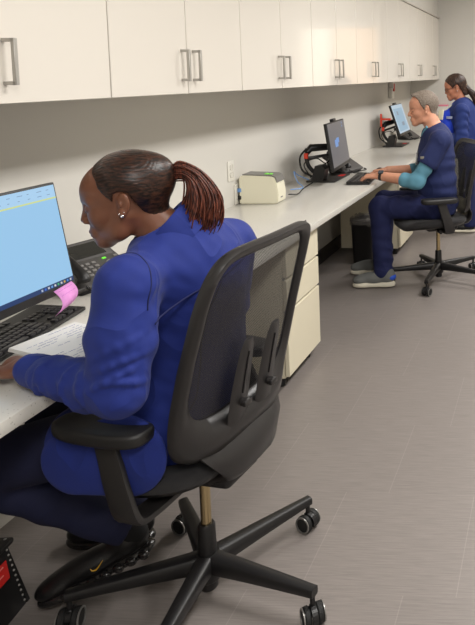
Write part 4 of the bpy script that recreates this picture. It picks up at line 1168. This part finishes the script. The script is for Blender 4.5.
def shoe(heel, toe, up, mu, ms_, parent, base, h=.003, hs=1.0):
    a, b, d, u, s_, L = shoe_ops(heel, toe, up, hs)
    lo, hi = bounds(a); so = sdf_obj('shoe', a, lo, hi, h, mu, parent, base)
    lo, hi = bounds(b); sdf_obj('sole', b, lo, hi, h, ms_, so, base)
    return so, d, u, s_, L
SHB = mat('black_trainer', (20, 19, 20), .38, bump=.3, bscale=200); SHS = mat('black_air_sole', (30, 28, 28), .22, coat=.3)
hL, tL = V3(-1.165, 1.785, .118), V3(-1.425, 1.665, .020)
s1, d, u, s_, L = shoe(hL, tL, (-.25, -.1, .95), SHB, SHS, t, base)
for k in range(7):
    c = hL+d*(.02+.034*k)-s_*.038*(-1)+u*(-.002); 
    for sg in (-1, 1): obj('sole_pod', MB().sphere(Vector(hL+d*(.02+.034*k)+s_*.039*sg+u*.0-V3(base)), (.017, .012, .013), n=10), SHS, s1)
sw = MB(); sside = -1 if (s_@V3(0, -1, 0)) < 0 else 1
cw = hL+d*.135+u*.035+s_*sside*.0425
def sp(a, b, o=0): return Vector(cw+d*a+u*b+s_*sside*o-V3(base))
pts = [(.012, .006), (.008, -.002), (.000, -.005), (-.010, .000), (-.024, .010)]
rd = [.0005, .0016, .0022, .0015, .0005]
Q = spline([sp(a, b, -.004 if i in (0, 4) else 0) for i, (a, b) in enumerate(pts)], 4)
sw.tube(Q, list(np.interp(np.linspace(0, 4, len(Q)), range(5), rd)), 6); obj('side_mark', sw, mat('gold_mark', (214, 164, 40), .4), s1)
shoe((-1.27, 1.95, .016), (-1.53, 1.92, .016), (0, 0, 1), SHB, SHS, t, base, .004)
sk = MB().tube([Vector(anL-V3(base)+V3(.0, 0, .02)), Vector(V3(-1.205, 1.77, .15)-V3(base))], [.038, .036], 16); obj('sock', sk, mat('black_sock', (16, 16, 18), .9), t)

# ================================================================ seated man
SKIN_M = mat('fair_skin', (204, 146, 118), .48, noise=.06, nscale=40, sss=.06)
SCRUB = mat('navy_scrub_top', (24, 36, 84), .85, noise=.05, nscale=30, bump=.2, bscale=600, crumple=.3)
SCRP = mat('navy_scrub_trousers', (20, 28, 74), .85, noise=.05, nscale=30, bump=.2, bscale=600, crumple=.3)
TEAL = mat('teal_undershirt', (92, 146, 168), .85, bump=.2, bscale=600)
GREYH = hair_mat('grey_short_hair', (92, 80, 70), (150, 138, 126), (300, 300, 300), .7)
base = (-.82, 4.64, 0)
t = thing('person', 'seated grey-haired man in navy short sleeves over teal, typing', 'person', base)
hR = frame((-.93, -.36), pitch=math.radians(6), roll=math.radians(2)); hO = V3(-.880, 4.60, 1.235); HS = .985
neckb = V3(-.80, 4.60, 1.11); shL, shR = V3(-.735, 4.445, 1.035), V3(-.86, 4.775, 1.04)
elL, wrL = V3(-.89, 4.375, .765), V3(-1.165, 4.43, .795); elR, wrR = V3(-.93, 4.84, .775), V3(-1.165, 4.70, .795)
pel, bel, che, upp = V3(-.79, 4.62, .57), V3(-.795, 4.61, .72), V3(-.795, 4.61, .90), V3(-.79, 4.61, 1.01)
hiL, hiR, knL, knR = V3(-.79, 4.53, .555), V3(-.79, 4.71, .555), V3(-1.180, 4.52, .56), V3(-1.21, 4.76, .56)
anL, anR = V3(-1.155, 4.52, .10), V3(-1.25, 4.80, .10)
fwdT = (-.92, -.38, 0)
body = head_ops(hO, hR, HS, nose=1.15, jaw=1.12)
body += [('+', Cap(LP(-.028, 0, -.03, hR, hO, HS), neckb+V3(.0, 0, -.03), .055, .062), .025),
         ('+', Cap(upp, che, .12, .125, fwdT, .75), .04), ('+', Cap(che, bel, .125, .13, fwdT, .8), .04), ('+', Cap(bel, pel, .125, .125, fwdT, .85), .04),
         ('+', Cap(neckb+V3(0, 0, -.04), shL, .05, .05), .03), ('+', Cap(neckb+V3(0, 0, -.04), shR, .05, .05), .03),
         ('+', Cap(shL, elL, .052, .044), .02), ('+', Cap(elL, wrL, .046, .028), .01), ('+', Cap(shR, elR, .052, .044), .02), ('+', Cap(elR, wrR, .046, .028), .01),
         ('+', Cap(hiL, knL, .075, .055), .03), ('+', Cap(hiR, knR, .075, .055), .03), ('+', Cap(knL, anL, .052, .036), .01), ('+', Cap(knR, anR, .052, .036), .01)]
body += hand_ops(wrL, (-1, .10, -.06), (0, -.1, 1), 1, 1.05, curls=(.38, .36, .36, .36), spread=.10)
body += hand_ops(wrR, (-1, -.12, -.06), (0, .1, 1), -1, 1.05, curls=(.38, .36, .36, .36), spread=.10)
lo, hi = bounds(body); sdf_obj('body', body, lo, hi, .0035, SKIN_M, t, base)
for y in (1, -1):
    for nm, pts, rad, m_ in (('eyelashes', [(.0855, .019, -.001), (.0875, .030, -.0028), (.0835, .043, -.001)], [.0008, .0016, .0008], mat('lash_brown', (70, 46, 38), .5)),
                             ('eyebrow', [(.0915, .014, .026), (.086, .030, .0315), (.070, .046, .027)], [.002, .0028, .0012], mat('brow_grey', (120, 92, 76), .7))):
        e = MB().tube([Vector(LP(a, y*b, c, hR, hO, HS)-V3(base)) for a, b, c in pts], rad, 6); obj(nm, e, m_, t)
hp2 = [(.066, .2), (.074, .108), (.056, .100), (.040, .076), (.030, .044), (.010, .004), (.004, -.008), (-.002, .012), (-.008, .036), (-.026, .030), (-.034, .002), (-.044, -.036), (-.060, -.052), (-.080, -.056), (-.2, -.05), (-.2, .2)]
hair = head_ops(hO, hR, HS, ear=False)[:3]+[('+', Ell(LP(-.020, 0, .052, hR, hO, HS), [.085, .070, .078], hR), .03), ('+', Cap(LP(-.03, 0, -.03, hR, hO, HS), LP(-.05, 0, -.06, hR, hO, HS), .053, .047), .02), ('+', Ell(LP(.055, 0, .098, hR, hO, HS), [.024, .045, .018], hR), .02)]
hair += [('o', Fn(lambda P: np.full(P[0].shape, -.004, f32)), 0), ('&', Fn(lambda P: poly_sd(P, hR, hO, HS, hp2)), .005), noise_disp(.0012, 420, 4)]
sdf_obj('hair', hair, hO-.16, hO+.17, .003, GREYH, t, base)
tp = [('+', Cap(upp, che, .142, .150, fwdT, .76), 0), ('+', Cap(che, bel, .150, .150, fwdT, .82), .05), ('+', Cap(bel, pel, .150, .155, fwdT, .86), .05),
      ('+', Cap(neckb+V3(.01, 0, -.055), shL, .062, .062), .05), ('+', Cap(neckb+V3(.01, 0, -.055), shR, .062, .062), .05),
      ('+', Cap(shL, shL+(elL-shL)*.52, .068, .076), .03), ('+', Cap(shR, shR+(elR-shR)*.52, .068, .076), .03),
      folds(che+V3(-.0, 0, .02), pel, .16, .004, 4, 1.5, 1.), noise_disp(.003, 24, 5),
      ('-', Cap(shL+(elL-shL)*.52+nrm(elL-shL)*.078, elL+nrm(elL-shL)*.08, .082), .004), ('-', Cap(shR+(elR-shR)*.52+nrm(elR-shR)*.078, elR+nrm(elR-shR)*.08, .082), .004),
      ('-', Cap(LP(-.02, 0, -.03, hR, hO, HS), neckb+V3(0, 0, -.05), .060, .064), .004), ('-', Cap(neckb+V3(-.06, 0, .02), neckb+V3(-.13, 0, -.09), .055, .012), .006),
      ('&', Plane((-.8, 4.6, .50), (0, 0, -1)), .005)]
lo, hi = bounds(tp); so = sdf_obj('scrub_top', tp, lo, hi, .0045, SCRUB, t, base)
for a, b, w2, sd in ((shL, elL, wrL, 8), (shR, elR, wrR, 9)):
    us = [('+', Cap(a+(b-a)*.2, b, .058, .050), 0), ('+', Cap(b, b+(w2-b)*.30, .050, .050), .03)]
    us += [folds(a+(b-a)*.5, b+(w2-b)*.1, .055, .003, 2.3, 2.5, .4), noise_disp(.003, 45, sd), ('-', Cap(w2+(b-w2)*.40, w2, .06, .05), .004)]
    lo, hi = bounds(us); sdf_obj('undershirt_sleeve', us, lo, hi, .004, TEAL, t, base)
vn = MB().tube(spline([Vector(neckb+V3(-.045, -.055, .01)-V3(base)), Vector(neckb+V3(-.066, -.035, -.02)-V3(base)), Vector(neckb+V3(-.090, 0, -.055)-V3(base)), Vector(neckb+V3(-.066, .035, -.02)-V3(base)), Vector(neckb+V3(-.045, .055, .01)-V3(base))], 5), .011, 8)
obj('undershirt_neck', vn, TEAL, t)
tr = [('+', Cap(hiL, knL, .092, .076), 0), ('+', Cap(hiR, knR, .092, .076), .04), ('+', Cap(pel, pel+V3(-.03, 0, 0), .145, .14, (0, 0, 1), .70), .04),
      ('+', Cap(knL, anL+V3(-.01, 0, .0), .076, .068), .02), ('+', Cap(knR, anR, .076, .068), .02), folds(knL, anL, .07, .0045, 5, 1.5, 1.), folds(hiL, knL, .08, .004, 4, 1.8, 2.), noise_disp(.003, 24, 9),
      ('&', Plane((0, 0, .065), (0, 0, -1)), .004)]
lo, hi = bounds(tr); sdf_obj('trousers', tr, lo, hi, .0045, SCRP, t, base)
SHG = mat('grey_trainer', (104, 106, 104), .7, bump=.4, bscale=300); SHW = mat('white_sole', (214, 208, 190), .6)
for hh, tt2 in (((-1.085, 4.50, .020), (-1.375, 4.475, .020)), ((-1.195, 4.80, .020), (-1.48, 4.775, .020))):
    s1, d, u, s_, L = shoe(hh, tt2, (0, 0, 1), SHG, SHW, t, base, .0035, 1.3)
    pc = MB().sphere(Vector(V3(hh)+d*.022+u*.052-V3(base)), (.034, .037, .026), n=14); obj('heel_patch', pc, mat('blue_heel', (40, 84, 200), .6), s1)
    lc = MB()
    for q in range(4): lc.tube([Vector(V3(hh)+d*(.125+.02*q)+s_*(-.018)+u*(.076-.008*q)-V3(base)), Vector(V3(hh)+d*(.125+.02*q)+u*(.088-.008*q)-V3(base)), Vector(V3(hh)+d*(.125+.02*q)+s_*.018+u*(.076-.008*q)-V3(base))], .0025, 6)
    obj('laces', lc, mat('lace_grey', (150, 150, 146), .8), s1)
dW = nrm(wrL-elL); w0 = wrL-dW*.022-V3(base)
obj('watch_strap', MB().tube([Vector(w0-dW*.010), Vector(w0+dW*.010)], [.031, .031], 24), BLK, t)
wb = MB().box(-.018, .018, -.017, .017, -.005, .006, .004, 2)
wM = Matrix.Translation(Vector(w0+V3(0, -.012, .030))) @ Matrix.Rotation(math.radians(-22)*-1, 4, 'X'); bmesh.ops.transform(wb.bm, matrix=wM, verts=wb.bm.verts); obj('watch_face', wb, mat('watch_glass', (60, 66, 74), .15), t)
bd = MB().box(-.916, -.912, 4.57, 4.63, .86, .945, .001); bmesh.ops.translate(bd.bm, verts=bd.bm.verts, vec=(-base[0]-.005, -base[1]-.07, -base[2])); obj('id_badge', bd, WHITE, t)
mk = MB().box(-.012, .012, -.002, .002, -.009, .009, .001); bmesh.ops.translate(mk.bm, verts=mk.bm.verts, vec=Vector(V3(-.845, 4.345, .93)-V3(base))); obj('sleeve_tag', mk, mat('tag_beige', (140, 136, 124), .6), t)

# ================================================================ standing woman at the far end
SKIN_T = mat('tan_skin', (182, 120, 92), .5, noise=.05, nscale=40, sss=.06)
JK2 = mat('navy_warmup_jacket', (26, 46, 108), .85, noise=.05, nscale=30, bump=.2, bscale=600, crumple=.3)
TOP2 = mat('bright_blue_top', (24, 60, 190), .85)
HAIR3 = hair_mat('dark_wavy_hair', (30, 20, 16), (74, 50, 38), (120, 120, 30), .5)
base = (-.80, 6.2, 0)
t = thing('person', 'standing woman with glasses and long dark hair in a navy jacket', 'person', base)
hR = frame((-.966, -.258), pitch=math.radians(14)); hO = V3(-.882, 6.2, 1.350); HS = .97
neckb = V3(-.825, 6.2, 1.225); shL, shR = V3(-.80, 6.03, 1.145), V3(-.80, 6.37, 1.145)
elL, wrL = V3(-.80, 5.98, .90), V3(-1.03, 6.07, .86); elR, wrR = V3(-.82, 6.42, .90), V3(-1.04, 6.34, .85)
pel, bel, che, upp = V3(-.76, 6.2, .82), V3(-.79, 6.2, .94), V3(-.82, 6.2, 1.05), V3(-.81, 6.2, 1.13)
hiL, hiR, knL, knR, anL, anR = V3(-.77, 6.12, .80), V3(-.77, 6.28, .80), V3(-.77, 6.11, .44), V3(-.77, 6.29, .44), V3(-.74, 6.11, .09), V3(-.74, 6.29, .09)
fwdT = (-1, 0, 0)
body = head_ops(hO, hR, HS)
body += [('+', Cap(LP(-.028, 0, -.03, hR, hO, HS), neckb+V3(.0, 0, -.03), .047, .052), .025),
         ('+', Cap(upp, che, .11, .12, fwdT, .75), .04), ('+', Cap(che, bel, .12, .12, fwdT, .8), .04), ('+', Cap(bel, pel, .12, .13, fwdT, .85), .04),
         ('+', Cap(neckb+V3(0, 0, -.04), shL, .045, .045), .03), ('+', Cap(neckb+V3(0, 0, -.04), shR, .045, .045), .03),
         ('+', Cap(shL, elL, .046, .038), .02), ('+', Cap(elL, wrL, .038, .026), .01), ('+', Cap(shR, elR, .046, .038), .02), ('+', Cap(elR, wrR, .038, .026), .01),
         ('+', Cap(hiL, knL, .075, .052), .03), ('+', Cap(hiR, knR, .075, .052), .03), ('+', Cap(knL, anL, .050, .034), .01), ('+', Cap(knR, anR, .050, .034), .01)]
body += hand_ops(wrL, (-1, .1, -.35), (-.2, -.2, 1), 1, .93, curl=.3)+hand_ops(wrR, (-1, -.1, -.35), (-.2, .2, 1), -1, .93, curl=.3)
lo, hi = bounds(body); sdf_obj('body', body, lo, hi, .004, SKIN_T, t, base)
hp3 = [(.070, .2), (.078, .080), (.062, .060), (.046, .036), (.034, .010), (.016, .018), (-.006, .036), (-.024, .028), (-.034, .002), (-.046, -.030), (-.06, -.09), (-.2, -.09), (-.2, .2)]
hair = head_ops(hO, hR, HS, ear=False)[:3]+[('+', Ell(LP(-.025, 0, .048, hR, hO, HS), [.085, .074, .080], hR), .03), ('+', Cap(LP(-.045, 0, -.01, hR, hO, HS), LP(-.07, 0, -.07, hR, hO, HS), .058, .050), .03)]
hair += [('o', Fn(lambda P: np.full(P[0].shape, -.006, f32)), 0), ('&', Fn(lambda P: poly_sd(P, hR, hO, HS, hp3)), .006), noise_disp(.0015, 120, 14)]
sdf_obj('hair', hair, hO-.17, hO+.17, .0035, HAIR3, t, base)
random.seed(11); pt = MB(); T0 = Vector(LP(-.098, 0, .010, hR, hO, HS))-Vector(base)
for k in range(90):
    a = random.uniform(0, 2*PI); r_ = math.sqrt(random.random()); du = Vector((0, 1, 0))*math.cos(a)*r_; dh = Vector((1, 0, 0))*math.sin(a)*r_; ln = random.uniform(.75, 1.1)
    p = [T0+du*.03+dh*.02, T0+Vector((.030, 0, -.035))+du*.04+dh*.025, T0+Vector((.072, 0, -.09*ln))+du*.045+dh*.03, T0+Vector((.100+random.uniform(-.01, .01), 0, -.15*ln))+du*.04+dh*.028, T0+Vector((.115+random.uniform(-.012, .012), 0, -.215*ln))+du*.03+dh*.02]
    Q = spline(p, 4); n_ = len(Q); pt.tube(Q, [.005 if i < n_*.7 else lerp(.005, .001, (i/n_-.7)/.3) for i in range(n_)], 5)
obj('long_hair', pt, HAIR3, t, 180)
cl_ = MB().sphere(LP(-.098, .028, .012, hR, hO, HS)-V3(base), (.016, .022, .022), n=10); obj('hair_clip', cl_, mat('yellow_clip', (224, 196, 130), .4), t)
for y in (1, -1):
    e = MB().tube([Vector(LP(a, y*b, c, hR, hO, HS)-V3(base)) for a, b, c in ((.0855, .019, -.001), (.0875, .030, -.0028), (.0835, .043, -.001))], .0014, 6); obj('eyelashes', e, mat('lash', (14, 10, 10)), t)
    e = MB().tube([Vector(LP(a, y*b, c, hR, hO, HS)-V3(base)) for a, b, c in ((.0915, .014, .026), (.086, .030, .0315), (.070, .046, .027))], .0022, 6); obj('eyebrow', e, mat('brow_dark', (30, 18, 16)), t)
    e = MB().sphere(LP(-.003, y*.084, -.026, hR, hO, HS)-V3(base), .005, n=8); obj('earring', e, mat('stud_crystal', (240, 240, 245)), t)
g = MB()
for y in (1, -1):
    g.tube([Vector(LP(.100-.012*abs(math.cos(a)*.5+.5) if True else 0, y*(.033+.024*math.cos(a)), .002+.017*math.sin(a), hR, hO, HS)-V3(base)) for a in np.linspace(0, 2*PI, 19)], .0018, 6)
    g.tube([Vector(LP(*p, hR, hO, HS)-V3(base)) for p in ((.090, y*.058, .008), (.04, y*.078, .008), (-.008, y*.080, .012))], .0018, 6)
g.tube([Vector(LP(.102, -.010, .006, hR, hO, HS)-V3(base)), Vector(LP(.102, .010, .006, hR, hO, HS)-V3(base))], .0018, 6)
obj('glasses', g, mat('dark_frame', (24, 20, 22), .3), t)
jk = [('+', Cap(upp, che, .140, .155, fwdT, .85), 0), ('+', Cap(che, bel, .155, .158, fwdT, .95), .05), ('+', Cap(bel, pel+V3(0, 0, -.06), .158, .17, fwdT, .92), .05),
      ('+', Cap(neckb+V3(.01, 0, -.05), shL, .055, .058), .05), ('+', Cap(neckb+V3(.01, 0, -.05), shR, .055, .058), .05),
      ('+', Ell((-.93, 6.2, 1.04), [.08, .12, .10]), .05),
      ('+', Cap(shL, elL, .064, .058), .03), ('+', Cap(elL, elL+(wrL-elL)*.95, .058, .046), .02), ('+', Cap(shR, elR, .064, .058), .03), ('+', Cap(elR, elR+(wrR-elR)*.95, .058, .046), .02),
      folds(shL, elL, .062, .005, 3.5, 1.8, 1.), folds(elL, wrL, .052, .005, 3, 1.5, 2.), noise_disp(.004, 22, 15),
      ('-', Cap(neckb+V3(-.07, 0, .04), (-1.02, 6.2, 1.06), .050, .030), .01), ('-', Ell((-1.045, 6.08, .93), [.085, .14, .24]), .012),
      ('-', Cap(LP(-.02, 0, -.03, hR, hO, HS), neckb+V3(0, 0, -.05), .052, .056), .004), ('&', Plane((-.8, 6.2, .70), (0, 0, -1)), .005)]
lo, hi = bounds(jk); j3 = sdf_obj('jacket', jk, lo, hi, .005, JK2, t, base)
ti = [('+', Cap(upp+V3(-.02, 0, 0), che, .11, .128, fwdT, .92), 0), ('+', Cap(che, bel, .132, .145, fwdT, 1.0), .05), ('+', Ell((-.950, 6.17, 1.02), [.090, .125, .13]), .05), ('+', Ell((-.94, 6.14, .93), [.085, .11, .17]), .05), ('+', Cap(neckb+V3(-.03, 0, -.06), upp, .06, .08), .04), ('&', Plane((-.8, 6.2, .72), (0, 0, -1)), .005)]
lo, hi = bounds(ti); sdf_obj('blue_top', ti, lo, hi, .005, TOP2, t, base)
ly = MB()
for y in (-1, 1): ly.tube(spline([Vector(V3(-.845, 6.2+y*.055, 1.235)-V3(base)), Vector(V3(-.95, 6.2+y*.055, 1.16)-V3(base)), Vector(V3(-1.035, 6.2+y*.02, 1.06)-V3(base)), Vector(V3(-1.05, 6.2, 1.0)-V3(base))], 5), .006, 6)
obj('lanyard', ly, mat('pale_lanyard', (214, 214, 200), .6), t)
b_ = MB().box(-.005, .005, -.028, .028, -.045, .045, .002); bmesh.ops.transform(b_.bm, matrix=Matrix.Translation(Vector(V3(-.995, 6.05, 1.11)-V3(base))) @ Matrix.Rotation(math.radians(55), 4, 'Z') @ Matrix.Rotation(math.radians(12), 4, 'Y'), verts=b_.bm.verts); obj('id_badge', b_, mat('badge_cream', (226, 222, 196), .5), t)
b_ = MB().box(-.004, .004, -.03, .03, -.012, .012, .002); bmesh.ops.transform(b_.bm, matrix=Matrix.Translation(Vector(V3(-.915, 6.028, 1.085)-V3(base))) @ Matrix.Rotation(math.radians(70), 4, 'Z'), verts=b_.bm.verts); obj('name_embroidery', b_, mat('thread_pale', (150, 158, 186), .8), j3)
for z in (1.02, .955): obj('snap_button', MB().sphere(V3(-.955, 6.05, z)-V3(base), .007, n=8), WHITE, j3)
tr = [('+', Cap(hiL, knL, .088, .074), 0), ('+', Cap(hiR, knR, .088, .074), .04), ('+', Cap(pel, pel+V3(0, 0, -.02), .145, .14, fwdT, .8), .04), ('+', Cap(knL, anL, .074, .066), .02), ('+', Cap(knR, anR, .074, .066), .02), ('&', Plane((0, 0, .06), (0, 0, -1)), .004)]
lo, hi = bounds(tr); sdf_obj('trousers', tr, lo, hi, .006, SCRP, t, base)
for yy in (6.11, 6.29): shoe((-.70, yy, .018), (-.95, yy, .018), (0, 0, 1), SHB, SHW, t, base, .005)
